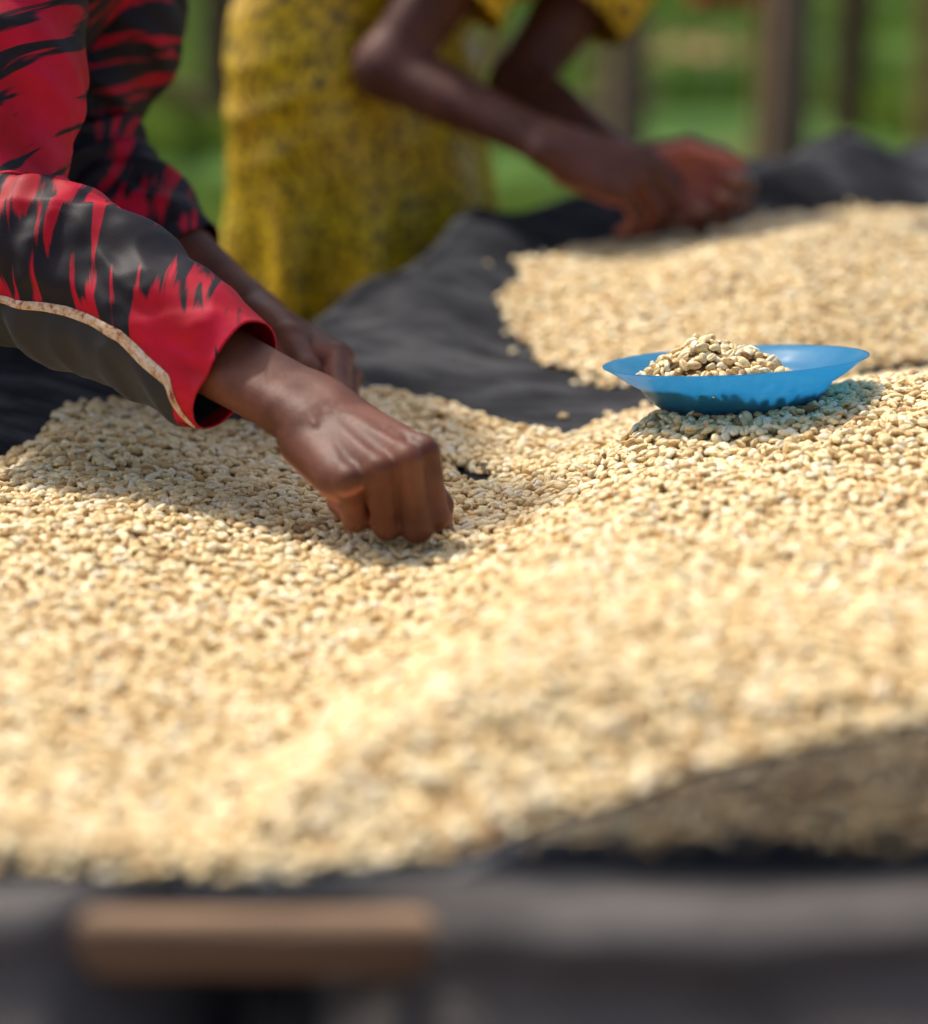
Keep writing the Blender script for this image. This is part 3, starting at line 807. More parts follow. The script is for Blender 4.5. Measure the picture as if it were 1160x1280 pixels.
def skin_mesh(prims, res):
    lo = np.min([np.minimum(p['a'], p.get('b', p['a'])) - max(p.get('ra', 0), p.get('rb', 0), *(p.get('r', [0]))) for p in prims], 0) - 4 * res
    hi = np.max([np.maximum(p['a'], p.get('b', p['a'])) + max(p.get('ra', 0), p.get('rb', 0), *(p.get('r', [0]))) for p in prims], 0) + 4 * res
    n = np.ceil((hi - lo) / res).astype(int) + 1
    Fd = np.full(n, 0.05, np.float32)
    ax = [lo[i] + np.arange(n[i]) * res for i in range(3)]
    for p in prims:
        rmax = max(p.get('ra', 0), p.get('rb', 0), *(p.get('r', [0]))); pad = rmax + p['k'] + 3 * res
        b = p.get('b', p['a']); l = np.minimum(p['a'], b) - pad; h = np.maximum(p['a'], b) + pad
        i0 = np.maximum(((l - lo) / res).astype(int), 0); i1 = np.minimum(((h - lo) / res).astype(int) + 2, n)
        G = np.stack(np.meshgrid(*[ax[i][i0[i]:i1[i]] for i in range(3)], indexing='ij'), -1).astype(np.float32)
        d = prim_d(p, G)
        s = Fd[i0[0]:i1[0], i0[1]:i1[1], i0[2]:i1[2]]
        k = p['k']; hh = np.clip(.5 + .5 * (d - s) / k, 0, 1)
        s[...] = d * (1 - hh) + s * hh - k * hh * (1 - hh)
    S = Fd < 0
    c = np.zeros(n - 1, np.int8)
    off = [(i, j, k) for i in (0, 1) for j in (0, 1) for k in (0, 1)]
    sl = lambda A, o: A[o[0]:A.shape[0] - 1 + o[0], o[1]:A.shape[1] - 1 + o[1], o[2]:A.shape[2] - 1 + o[2]]
    for o in off: c += sl(S, o)
    act = (c > 0) & (c < 8)
    idx = np.argwhere(act)
    vid = -np.ones(n - 1, np.int64); vid[act] = np.arange(len(idx))
    acc = np.zeros((len(idx), 3)); cnt = np.zeros(len(idx))
    for o in off:
        for axn in range(3):
            if o[axn]: continue
            o2 = list(o); o2[axn] = 1
            fa = Fd[idx[:, 0] + o[0], idx[:, 1] + o[1], idx[:, 2] + o[2]]; fb = Fd[idx[:, 0] + o2[0], idx[:, 1] + o2[1], idx[:, 2] + o2[2]]
            m = (fa < 0) != (fb < 0)
            t = np.where(m, fa / np.where(m, fa - fb, 1), 0)
            pt = np.array(o, float)[None] + np.zeros((len(idx), 3)); pt[:, axn] += t
            acc[m] += pt[m]; cnt[m] += 1
    V = lo + (idx + acc / cnt[:, None]) * res
    quads = []
    for axn in range(3):
        u, v = (axn + 1) % 3, (axn + 2) % 3
        A = np.take(S, range(0, n[axn] - 1), axn); Bq = np.take(S, range(1, n[axn]), axn)
        e = np.argwhere(A != Bq)
        e = e[(e[:, u] > 0) & (e[:, v] > 0) & (e[:, u] < n[u] - 1) & (e[:, v] < n[v] - 1)]
        up = A[e[:, 0], e[:, 1], e[:, 2]]
        def cell(du, dv):
            q = e.copy(); q[:, u] += du; q[:, v] += dv; return vid[q[:, 0], q[:, 1], q[:, 2]]
        q = np.stack([cell(-1, -1), cell(0, -1), cell(0, 0), cell(-1, 0)], -1)
        q[~up] = q[~up][:, ::-1]
        quads.append(q)
    Q = np.concatenate(quads)
    # light relaxing
    ed = np.concatenate([Q[:, [0, 1]], Q[:, [1, 2]], Q[:, [2, 3]], Q[:, [3, 0]]])
    for _ in range(2):
        s = np.zeros_like(V); w = np.zeros(len(V))
        np.add.at(s, ed[:, 0], V[ed[:, 1]]); np.add.at(w, ed[:, 0], 1)
        np.add.at(s, ed[:, 1], V[ed[:, 0]]); np.add.at(w, ed[:, 1], 1)
        V = V * .5 + .5 * s / np.maximum(w, 1)[:, None]
    # vertex normals, palm and nail masks
    fn = np.cross(V[Q[:, 2]] - V[Q[:, 0]], V[Q[:, 3]] - V[Q[:, 1]])
    vn = np.zeros_like(V)
    for k in range(4): np.add.at(vn, Q[:, k], fn)
    vn /= np.maximum(np.linalg.norm(vn, axis=1), 1e-12)[:, None]
    palm = np.zeros(len(V)); nail = np.zeros(len(V)); best = np.full(len(V), 9.0)
    for p in prims:
        lo_ = np.minimum(p['a'], p.get('b', p['a'])) - .03; hi_ = np.maximum(p['a'], p.get('b', p['a'])) + .03
        m = np.where(((V > lo_) & (V < hi_)).all(1))[0]
        if len(m) == 0: continue
        d = prim_d(p, V[m].astype(np.float32)); cl_ = d < best[m]; m = m[cl_]; best[m] = d[cl_]
        palm[m] = 0 if p['pal'] is None else smooth01((vn[m] @ p['pal'] + .10) / .5)
        nail[m] = 0
        if p['nail'] is not None:
            ab = p['b'] - p['a']; L = np.linalg.norm(ab); q = V[m] - p['a']; t = q @ ab / L ** 2
            side = np.cross(ab / L, p['nail']); lat = np.abs(q @ side)
            nail[m] = ((vn[m] @ p['nail'] > .55) & (t > .35) & (lat < p['rb'] * .72)).astype(float)
    return V, Q, palm, nail

def arm_prims(shoulder, elbow, wrist, hx, hz, left, flex, thumb, sc_=1.0, splay=(6, 1, -4, -9), upper=True, girth=1.0, hid=1.0):
    """arm and hand: hx = direction to the knuckles, hz = back-of-hand normal, flex = bends of the four fingers in degrees, thumb = three directions"""
    hx = Vector(hx).normalized(); hz = (Vector(hz) - hx * Vector(hz).dot(hx)).normalized()
    hy = (hx.cross(hz) if left else hz.cross(hx)).normalized()          # towards the thumb
    X, Y, Z = np.array(hx), np.array(hy), np.array(hz); W0 = np.array(wrist)
    mm = .001 * sc_
    w = lambda x, y, z: W0 + (X * x + Y * y + Z * z) * mm
    pr_ = []
    mcp = [(87, 24.5, 0), (92, 7.5, 3.5), (86, -10, 1.5), (76, -26, -4)]
    ln = [(41, 24, 20), (45, 28, 21), (41, 26, 20), (33, 19, 18)]
    rd = [(10.0, 9.3, 8.2, 6.7), (10.2, 9.4, 8.3, 6.8), (9.6, 8.8, 7.9, 6.5), (8.6, 7.8, 7.0, 5.8)]
    car = [(10, 13, -1), (9, 4, 1), (9, -5, 0), (10, -14, -2)]
    pal = -Z
    # wrist and forearm
    E = np.array(elbow); F = W0 - E; Lf = np.linalg.norm(F); Fd_ = F / Lf
    yy = Y - Fd_ * (Y @ Fd_); yy /= np.linalg.norm(yy); zz = np.cross(Fd_, yy)
    g = girth * sc_ * .001
    tt_ = (1.02, .86, .62, .34, .10, -.01); oo_ = (11.5, 10.5, 9, 9, 6, 2); rr_ = (16.0, 16.2, 19.0, 25.0, 27.0, 26.0)
    for sgn in (1, -1):
        pr_.append(chain([E + F * t_ + yy * sgn * o_ * g for t_, o_ in zip(tt_, oo_)], [r_ * g * (hid if t_ < .5 else 1) for t_, r_ in zip(tt_, rr_)], .014))
    girth = girth * hid
    if upper:
        S = np.array(shoulder); U = E - S
        pr_.append(chain([S, S + U * .35, S + U * .7, E + U * .01], [.047 * girth, .043 * girth, .038 * girth, .031 * girth], .018))
    # palm
    for c_, m_ in zip(car, mcp):
        pr_.append(cap(w(*c_), w(*m_), 13.5 * mm, 9.0 * mm, .006, pal))
        pr_.append(cap(w(c_[0] + 4, c_[1], c_[2] - 7), w(m_[0] - 6, m_[1], m_[2] - 7), 12.5 * mm, 9.5 * mm, .007, pal))
    pr_.append(cap(w(-8, 9, 0), w(14, 9, 0), 16 * mm, 15 * mm, .008)); pr_.append(cap(w(-8, -9, 0), w(14, -9, 0), 16 * mm, 14.5 * mm, .008))
    pr_.append(cap(w(18, -20, -9), w(62, -27, -8), 13 * mm, 11 * mm, .008, pal))
    pr_.append(ell(w(-10, -18, 5), np.array((9, 7, 7)) * mm, None, .006))
    # fingers
    for f in range(4):
        p = np.array(mcp[f], float); an = 0.0; sp = math.radians(splay[f])
        pr_.append(ell(w(p[0] + .5, p[1], p[2] + 3.9), np.array((9.5, 6.8, 7.6)) * mm, np.stack([X, Y, Z], 1), .0045, pal))
        for s_ in range(3):
            an += math.radians(flex[f][s_])
            d = np.array([math.cos(an) * math.cos(sp), math.cos(an * .3) * math.sin(sp) * (1 if s_ == 0 else .5), -math.sin(an)]); d /= np.linalg.norm(d)
            q = p + d * ln[f][s_]
            pd = -(X * math.sin(an) + Z * math.cos(an))
            nl = -pd if s_ == 2 else None
            end = q - d * (rd[f][3] if s_ == 2 else 0)
            pr_.append(cap(w(*p), w(*end), rd[f][s_] * mm, rd[f][s_ + 1] * mm, .0020, pd, nl))
            if s_ < 2:
                pr_.append(ell(w(*(q - d * 0)), np.array((7.5, rd[f][s_ + 1] + .5, rd[f][s_ + 1] + .3)) * mm, np.stack([X * d[0] + Y * d[1] + Z * d[2], Y, np.cross(X * d[0] + Y * d[1] + Z * d[2], Y)], 1), .0028, pd))
                pm = p + d * ln[f][s_] * .5
                pr_.append(ell(w(*pm) + pd * 2.4 * mm, np.array((ln[f][s_] * .33, rd[f][s_] * .8, rd[f][s_] * .72)) * mm, np.stack([X * d[0] + Y * d[1] + Z * d[2], Y, np.cross(X * d[0] + Y * d[1] + Z * d[2], Y)], 1), .003, pd))
            p = q
        # tendon on the back of the hand
        c_, m_ = car[f], mcp[f]
        pr_.append(cap(w(c_[0] + 30, c_[1] * 1.1, c_[2] + 9.9), w(m_[0] - 4, m_[1], m_[2] + 8.2), 1.0 * mm, 1.5 * mm, .0040))
    # veins
    for pts in (((2, -4, 14.6), (26, -2, 14.4), (44, 6, 13.2), (62, 15, 11.6), (76, 16, 10.6)), ((-40, 6, 16.8), (-14, 2, 15.8), (8, -8, 14.6), (30, -16, 12.6))):
        for a_, b_ in zip(pts[:-1], pts[1:]): pr_.append(cap(w(a_[0], a_[1], a_[2] - 1.2), w(b_[0], b_[1], b_[2] - 1.2), 1.1 * mm, 1.1 * mm, .0026))
    # thumb
    p = np.array((18, 20, -9), float); tl = (44, 33, 27); tr = (14.5, 12, 10.2, 7.6)
    for s_ in range(3):
        d = np.array(thumb[s_], float); d /= np.linalg.norm(d)
        q = p + d * tl[s_]; end = q - d * (tr[3] if s_ == 2 else 0)
        dw = X * d[0] + Y * d[1] + Z * d[2]
        nz = Y * .75 + Z * .65; nz = nz - dw * (nz @ dw); nz /= np.linalg.norm(nz)
        pr_.append(cap(w(*p), w(*end), tr[s_] * mm, tr[s_ + 1] * mm, .008 if s_ == 0 else .0028, -nz, nz if s_ == 2 else None))
        if s_ > 0: pr_.append(ell(w(*p), np.array((9, tr[s_] + .6, tr[s_] + .6)) * mm, np.stack([dw, nz, np.cross(dw, nz)], 1), .003, -nz))
        p = q
    pr_.append(ell(w(38, 22, -13), np.array((25, 15, 13)) * mm, np.stack([X, Y, Z], 1), .010, pal))
    return pr_

def head_prims(c, fwd, up):
    """head about 0.22 high; c = centre, fwd = where the face looks"""
    f = np.array(Vector(fwd).normalized()); u = Vector(up) - Vector(f) * Vector(up).dot(Vector(f)); u = np.array(u.normalized()); s = np.cross(f, u)
    R = np.stack([f, s, u], 1); c = np.array(c); L = lambda a, b, d: c + f * a + s * b + u * d
    out = [ell(c + u * .025 - f * .008, (.096, .076, .088), R, .02), ell(L(.018, 0, -.035), (.070, .060, .078), R, .02), ell(L(.062, 0, -.090), (.022, .026, .018), R, .016),
           cap(L(.085, 0, .012), L(.108, 0, -.022), .008, .012, .008), ell(L(.098, .012, -.026), (.010, .009, .008), R, .006), ell(L(.098, -.012, -.026), (.010, .009, .008), R, .006),
           cap(L(.080, -.030, .030), L(.080, .030, .030), .012, .012, .012), ell(L(.090, 0, -.052), (.010, .024, .007), R, .004), ell(L(.088, 0, -.064), (.010, .021, .008), R, .004)]
    for sg in (1, -1):
        out += [ell(L(.060, sg * .042, -.012), (.022, .020, .020), R, .014), ell(L(.078, sg * .031, .012), (.012, .014, .010), R, .003), ell(L(-.005, sg * .077, -.005), (.022, .008, .032), R, .006)]
    return out
def person_body(name, root, arm_sets, coarse, head, skin, res):
    Vs, Fs, pa, na, off = [], [], [], [], 0
    jobs = [(a, res) for a in arm_sets] + [(coarse, .008), (head, .004)]
    for pr_, rs in jobs:
        V, Q, p, n = skin_mesh(pr_, rs)
        Vs.append(V); Fs.append(Q + off); pa.append(p); na.append(n); off += len(V)
    o = mesh_obj(name, np.concatenate(Vs), np.concatenate(Fs), skin, root)
    for nm, d in (('palm', np.concatenate(pa)), ('nail', np.concatenate(na))):
        at = o.data.attributes.new(nm, 'FLOAT', 'POINT'); at.data.foreach_set('value', d.astype(np.float32))
    return o

# ------------------------------------------------------------------ clothing: lofted tubes with folds
def loft(name, ctrl, ref, mats, parent, nl=120, nr=96, folds=None, matsel=None, caps=False, thick=.0012):
    """ctrl rows: x, y, z, radius along ref, radius across; folds(t, angle, xyz) -> metres outward"""
    S = spline(ctrl, nl); C, ra, rb = S[:, :3], S[:, 3], S[:, 4]
    T = np.gradient(C, axis=0); T /= np.linalg.norm(T, axis=1)[:, None]
    A = np.array(ref, float)[None] - T * (T @ np.array(ref, float))[:, None]; A /= np.linalg.norm(A, axis=1)[:, None]
    Bv = np.cross(T, A)
    an = np.arange(nr) / nr * 2 * np.pi
    ca, sa = np.cos(an), np.sin(an)
    D = A[:, None] * ca[None, :, None] * ra[:, None, None] + Bv[:, None] * sa[None, :, None] * rb[:, None, None]
    Pn = C[:, None] + D
    Nn = A[:, None] * ca[None, :, None] * rb[:, None, None] + Bv[:, None] * sa[None, :, None] * ra[:, None, None]
    Nn /= np.linalg.norm(Nn, axis=2)[..., None]
    tt = np.linspace(0, 1, nl)
    if folds is not None: Pn = Pn + Nn * folds(tt[:, None] + 0 * an[None], an[None] + 0 * tt[:, None], Pn)[..., None]
    F = grid_faces(nr, nl, close_u=True)
    Vv = Pn.transpose(1, 0, 2).reshape(-1, 3)
    F = [tuple(q) for q in F]
    o = mesh_obj(name, Vv, F, mats, parent)
    uvl = o.data.uv_layers.new(name='cloth')
    Ls = np.r_[0, np.cumsum(np.linalg.norm(np.diff(C, axis=0), axis=1))]; rm = float(np.mean((ra + rb) / 2)); pass
    lv = np.empty(len(o.data.loops), np.int32); o.data.loops.foreach_get('vertex_index', lv)
    lu = Ls[lv % nl]; la = (lv // nl) / nr * 2 * np.pi * rm
    per = lv.reshape(-1, 4) // nl
    wrap = (per.max(1) - per.min(1) > nr / 2)
    fix = (np.repeat(wrap, 4) & (lv // nl == 0)); la = np.where(fix, 2 * np.pi * rm, la)
    uvl.data.foreach_set('uv', np.stack([lu, la], -1).astype(np.float32).ravel())
    if matsel is not None:
        i = np.arange(nr)[:, None]; j = np.arange(nl - 1)[None]
        o.data.polygons.foreach_set('material_index', matsel((j + .5) / nl + 0 * i, (i + .5) / nr * 2 * np.pi + 0 * j).astype(np.int32).ravel())
    if thick:
        so = o.modifiers.new('thickness', 'SOLIDIFY'); so.thickness = thick; so.offset = -1
    return o, Pn, Nn
def n3(Pn, sx, sy, sz, seed):
    return vnoise(Pn[..., 0] * sx + Pn[..., 2] * sz * .7, Pn[..., 1] * sy + Pn[..., 2] * sz, seed, 1.0)

# ------------------------------------------------------------------ the woman in red
w1 = empty('person', (-.70, 1.88, 0))
tag(w1, 'person in red and black printed tunic picking through the beans with both hands', 'person')
H1_WR = P(388, 514, 1.42); H1_EL = P(-18, 290, 1.57); H1_SH = P(12, -160, 1.68)
H2_WR = P(314, 402, 1.76); H2_EL = P(84, 180, 1.87); H2_SH = P(190, -150, 1.97)
arm1 = arm_prims(H1_SH, H1_EL, H1_WR, (52, -64, -20), (-.09, -.31, .95), False,
                 [(70, 98, 54), (79, 95, 52), (88, 92, 50), (97, 90, 48)], [(.62, .52, -.58), (.62, .05, -.78), (.55, -.25, -.80)], 0.96, splay=(-9, -3, 4, 12), hid=.8)
arm2 = arm_prims(H2_SH, H2_EL, H2_WR, (.70, -.60, -.38), (.25, .85, .45), True,
                 [(42, 40, 24), (46, 44, 26), (50, 48, 28), (54, 50, 28)], [(.95, .26, -.24), (.93, .00, -.36), (.60, -.56, -.58)], 1.08, splay=(2, 1, -1, -3), hid=.8)
neck1 = (H1_SH + H2_SH) / 2 + Vector((.02, 0, .03)); hip1 = Vector((-.70, 1.88, .86)); head1 = neck1 + Vector((-.06, -.09, .15))
def coarse_body(neck, head, shs, hip, side, feet_dir, arch=0.0):
    side = Vector(side).normalized(); fd = Vector(feet_dir).normalized(); out = []
    chest = neck.lerp(hip, .30) + Vector((-.4, 0, .8)) * arch * .6; belly = neck.lerp(hip, .66) + Vector((-.4, 0, .8)) * arch
    out += [cap(neck, head, .052, .050, .02), cap(neck - side * .055, neck + side * .055, .040, .040, .03)]
    for c_, wd, r in ((chest, .040, .058), (belly, .040, .060), (hip, .060, .080)): out.append(cap(c_ - side * wd, c_ + side * wd, r, r, .05))
    out.append(cap(chest, belly, .056, .060, .05)); out.append(cap(belly, hip, .068, .074, .05))
    for s, sh in zip((-1, 1), shs):
        out.append(cap(neck.lerp(Vector(sh), .5) + Vector((0, 0, -.01)), sh, .034, .036, .03))
        a_ = hip + side * (.075 * s); kn = Vector((a_.x + fd.x * .03, a_.y + fd.y * .03, .46)); an_ = Vector((a_.x, a_.y, .08))
        out += [cap(a_, kn, .068, .052, .04), cap(kn, an_, .054, .036, .02), cap(an_ + Vector((0, 0, -.03)), an_ + fd * .16 + Vector((0, 0, -.048)), .036, .026, .02)]
    return out
d1 = (H2_SH - H1_SH); d1 = Vector((d1.x, d1.y, 0))
person_body('body', w1, [arm1, arm2], coarse_body(neck1, head1, (H1_SH, H2_SH), hip1, d1, (1, -.2, 0)), head_prims(head1, (.75, -.45, -.48), (.45, -.2, .85)), M_SKIN1, .0015)

# tunic: body, two sleeves, trim
def folds_body(t, a, Pn): return .010 * n3(Pn, 10, 10, 3, 71) + .005 * n3(Pn, 26, 26, 7, 72)
v5 = lambda v, a, b: (v[0], v[1], v[2], a, b)
tunic, _, _ = loft('tunic', [v5(hip1 + Vector((-.02, 0, -.30)), .20, .17), v5(hip1 + Vector((-.01, 0, -.10)), .19, .155), v5(hip1 + Vector((.02, 0, .06)), .17, .145), v5(hip1.lerp(neck1, .4), .155, .125),
                             v5(hip1.lerp(neck1, .72), .165, .115), v5(neck1 + Vector((-.02, -.02, .015)), .155, .095), v5(neck1 + Vector((-.01, -.04, .07)), .068, .062)], d1.normalized(), [M_REDDARK], w1, 110, 96, folds_body)
sk, _, _ = loft('skirt', [v5(hip1 + Vector((.0, 0, -.76)), .23, .21), v5(hip1 + Vector((.0, 0, -.45)), .20, .18), v5(hip1 + Vector((0, 0, -.1)), .165, .14), v5(hip1 + Vector((.01, 0, .06)), .15, .125)], d1.normalized(), [M_BLACKCLOTH], w1, 60, 96,
                lambda t, a, Pn: .014 * np.sin(a * 11 + 2 * t) * (1 - t))
def folds_sleeve(seed, elbow_t, amp=1.0, ring=1.0):
    def f(t, a, Pn):
        near = np.exp(-((t - elbow_t) / .13) ** 2)
        q = .5 + .5 * np.sin(t * 95 + 2.4 * np.sin(a + seed) + 7 * n3(Pn, 12, 12, 12, seed))
        return amp * (.013 * n3(Pn, 9, 9, 9, seed + 1) + .0085 * n3(Pn, 26, 26, 24, seed + 2) - .013 * np.abs(n3(Pn, 17, 30, 17, seed + 5)) - .007 * np.abs(n3(Pn, 40, 22, 44, seed + 6)) + .004 + ring * near * .007 * (q - .5) + .0025 * n3(Pn, 70, 70, 60, seed + 3))
    return f
fa1 = (H1_WR - H1_EL); CUFF1 = H1_EL + fa1 * .785
down1 = Vector((-.30, -.10, -1)); down1 = (down1 - fa1.normalized() * down1.dot(fa1.normalized())).normalized()
s1 = [v5(H1_SH + Vector((0, .02, .05)), .060, .060), v5(H1_SH.lerp(H1_EL, .35), .054, .056), v5(H1_SH.lerp(H1_EL, .75), .056, .056),
      v5(H1_EL + Vector((.006, 0, .002)), .060, .056), v5(H1_EL + fa1 * .24, .058, .051), v5(H1_EL + fa1 * .48, .049, .043), v5(CUFF1 + down1 * .006, .0325, .0300)]
def trim_angle(t):            # angle, measured from the hanging underside, where the embroidered band runs
    return np.interp(t, [0, .45, .62, .78, .88, .95, 1.0], [.6, .85, 1.05, 1.35, 1.45, 1.20, .30])
TSIDE = -1
def sel1(t, a):
    d = (a + np.pi) % (2 * np.pi) - np.pi
    return ((d * TSIDE < trim_angle(t)) & (d * TSIDE > -1.2) & (t > .42) & (t < .962)).astype(int)
sleeve1, S1P, S1N = loft('sleeve', s1, down1, [M_RED, M_BLACKCLOTH], tunic, 200, 160, folds_sleeve(81, .62, 1.0, .45), sel1)
sleeve1['label'] = 'red sleeve with black streaks and an embroidered edge'
M_TRIM = None
def mat_trim():
    m, nt, b, _ = new_mat('embroidery')
    uv = nt.nodes.new('ShaderNodeUVMap'); uv.uv_map = 'cloth'
    n = tex_noise(nt, uv.outputs[0], 190, 4, 0.7)
    c = ramp(nt, n, [(0.34, (0.20, 0.02, 0.03)), (0.44, (0.50, 0.30, 0.16)), (0.56, (0.66, 0.52, 0.38)), (0.70, (0.58, 0.55, 0.66))])
    nt.links.new(c.outputs[0], b.inputs['Base Color']); b.inputs['Roughness'].default_value = .5
    bump(nt, b, n, .8, .002); return m
M_TRIM = mat_trim()
def strip_on(Pn, Nn, name, t0, t1, ang_of_t, width, lift, mat, parent, n=110, m=7):
    nl, nr = Pn.shape[:2]; V = []; UV = []
    for i in range(n):
        t = t0 + (t1 - t0) * i / (n - 1); L = t * (nl - 1); l0 = min(int(L), nl - 2); f = L - l0
        row = Pn[l0] * (1 - f) + Pn[l0 + 1] * f; rn = Nn[l0] * (1 - f) + Nn[l0 + 1] * f
        per = np.linalg.norm(np.roll(row, -1, 0) - row, axis=1).sum()
        wd = width * np.interp(t, [t0, t0 + .5 * (t1 - t0), t1], [.6, 1.0, 1.25])
        for j in range(m):
            s = j / (m - 1) - .5
            a_ = (TSIDE * ang_of_t(t) + s * wd / per * 2 * np.pi) % (2 * np.pi); k_ = a_ / (2 * np.pi) * nr; k0 = int(k_) % nr; g = k_ - int(k_)
            V.append(row[k0] * (1 - g) + row[(k0 + 1) % nr] * g + rn[k0] * (lift * (1 - (2 * s) ** 2) + .0006)); UV.append((t * .5, s * wd))
    o = mesh_obj(name, V, [tuple(q) for q in grid_faces(n, m)], mat, parent)
    u = o.data.uv_layers.new(name='cloth'); lv = np.empty(len(o.data.loops), np.int32); o.data.loops.foreach_get('vertex_index', lv)
    u.data.foreach_set('uv', np.array(UV, np.float32)[lv].ravel()); return o
strip_on(S1P, S1N, 'embroidered_trim', .50, .998, trim_angle, .0062, .0010, M_TRIM, sleeve1 if False else tunic)
fa2 = H2_WR - H2_EL; CUFF2 = H2_EL + fa2 * .66
down2 = Vector((-.2, -.2, -1)); down2 = (down2 - fa2.normalized() * down2.dot(fa2.normalized())).normalized()
s2 = [v5(H2_SH + Vector((0, 0, .03)), .066, .066), v5(H2_SH.lerp(H2_EL, .35), .060, .060), v5(H2_SH.lerp(H2_EL, .78), .050, .050), v5(H2_EL, .050, .048), v5(H2_EL + fa2 * .25, .048, .046), v5(H2_EL + fa2 * .48, .041, .039), v5(CUFF2, .034, .033)]
sleeve2, _, _ = loft('sleeve', s2, down2, [M_REDDARK], tunic, 180, 120, folds_sleeve(91, .56, 1.15, 1.6))
sleeve2['label'] = 'dark sleeve with red patches on the far arm'
def headscarf(name, head, fwd, up, mat, root):
    f = Vector(fwd).normalized(); u = (Vector(up) - f * Vector(up).dot(f)).normalized(); s = f.cross(u)
    V = []; n, m = 40, 20
    for i in range(n):
        a_ = i / n * 2 * math.pi
        for j in range(m):
            e = -.25 + (math.pi / 2 + .25) * j / (m - 1)
            p = head + u * .030 - f * .014
            V.append(p + f * (math.cos(a_) * math.cos(e) * .108) + s * (math.sin(a_) * math.cos(e) * .090) + u * (math.sin(e) * .102 + .025 * math.cos(a_) * math.cos(e)) + Vector((0, 0, .003 * math.sin(9 * a_ + 5 * e))))
    return mesh_obj(name, V, [tuple(q) for q in grid_faces(n, m, close_u=True)], mat, root)
headscarf('headscarf', head1, (.75, -.45, -.48), (.45, -.2, .85), mat_plain('dark_red_scarf', (.16, .02, .03), .8), w1)

# ------------------------------------------------------------------ the woman in yellow
w2 = empty('person', (-.09, 2.56, 0))
tag(w2, 'person in mustard yellow patterned dress bending over the far heap', 'person')
G1_EL = P(482, 84, 2.40); G1_WR = P(694, 184, 2.32); G1_SH = G1_EL + Vector((.150, .06, .20))
G2_EL = P(648, 104, 2.56); G2_WR = P(784, 214, 2.40); G2_SH = G2_EL + Vector((.135, .07, .19))
arm3 = arm_prims(G1_SH, G1_EL, G1_WR, (.90, -.12, -.26), (.12, -.62, .77), False,
                 [(38, 45, 28), (44, 48, 30), (48, 50, 30), (52, 52, 30)], [(.70, .55, -.45), (.85, .25, -.50), (.9, .0, -.45)], 1.0, splay=(3, 1, -1, -3), girth=.92)
arm4 = arm_prims(G2_SH, G2_EL, G2_WR, (.92, -.22, -.30), (.10, .97, -.12), True,
                 [(38, 62, 36), (46, 68, 38), (54, 72, 40), (62, 74, 40)], [(.80, .50, -.35), (.99, .06, -.10), (1.0, -.03, -.02)], 1.0, splay=(2, 1, -1, -2), girth=.92)
neck2 = (G1_SH + G2_SH) / 2 + Vector((.03, 0, .03)); hip2 = Vector((-.115, 2.56, .95)); head2 = neck2 + Vector((.135, -.04, .075))
d2 = (G2_SH - G1_SH); d2 = Vector((d2.x, d2.y, 0)).normalized()
person_body('body', w2, [arm3, arm4], coarse_body(neck2, head2, (G1_SH, G2_SH), hip2, d2, (1, -.3, 0), .095), head_prims(head2, (.72, -.2, -.66), (.66, -.1, .74)), M_SKIN2, .002)
def folds_dress(t, a, Pn):
    z = Pn[..., 2]; x = Pn[..., 0]
    up = smooth01((z - .82) / .12) * (1 - smooth01((z - 1.12) / .06))
    # pull creases fanning forward from the hip
    fan = (.5 + .5 * np.sin((z - .45 * np.abs(x + .23)) * 125 + 5 * n3(Pn, 7, 7, 5, 101))) ** 2.2 - .3
    lo_ = smooth01((.92 - z) / .15)
    return up * .0042 * fan * (.20 + 1.3 * np.clip(n3(Pn, 9, 9, 12, 103) + .2, 0, 1)) + lo_ * .012 * np.sin(a * 8 + 1.5 * n3(Pn, 6, 6, 4, 104)) + .008 * n3(Pn, 7, 7, 4, 105) + .005 * n3(Pn, 24, 24, 14, 106)
dress, _, _ = loft('dress', [(-.108, 2.56, .16, .20, .185), (-.108, 2.56, .45, .185, .160), (-.106, 2.56, .72, .170, .132), (-.106, 2.56, .84, .162, .121), (-.112, 2.56, .95, .162, .112), (-.112, 2.57, 1.04, .155, .106),
                             (-.065, 2.58, 1.14, .140, .108), (.05, 2.59, 1.158, .140, .112), tuple(neck2 + Vector((-.03, 0, -.005))) + (.13, .078), tuple(neck2 + Vector((.03, 0, .02))) + (.062, .055)],
                   d2, [M_YEL], w2, 260, 200, folds_dress)
def short_sleeve(SH, EL, name, frac):
    u = EL - SH
    return loft(name, [v5(SH + Vector((-.02, 0, .03)), .078, .075), v5(SH + u * .2, .074, .07), v5(SH + u * frac, .066, .062)], (0, 1, 0), [M_YEL], dress, 50, 80, folds_sleeve(111, .6, 1.0, .5))
short_sleeve(G1_SH, G1_EL, 'sleeve', .62)
short_sleeve(G2_SH, G2_EL, 'sleeve', .60)
headscarf('headscarf', head2, (.72, -.2, -.66), (.66, -.1, .74), mat_plain('ochre_scarf', (.32, .18, .02), .8), w2)

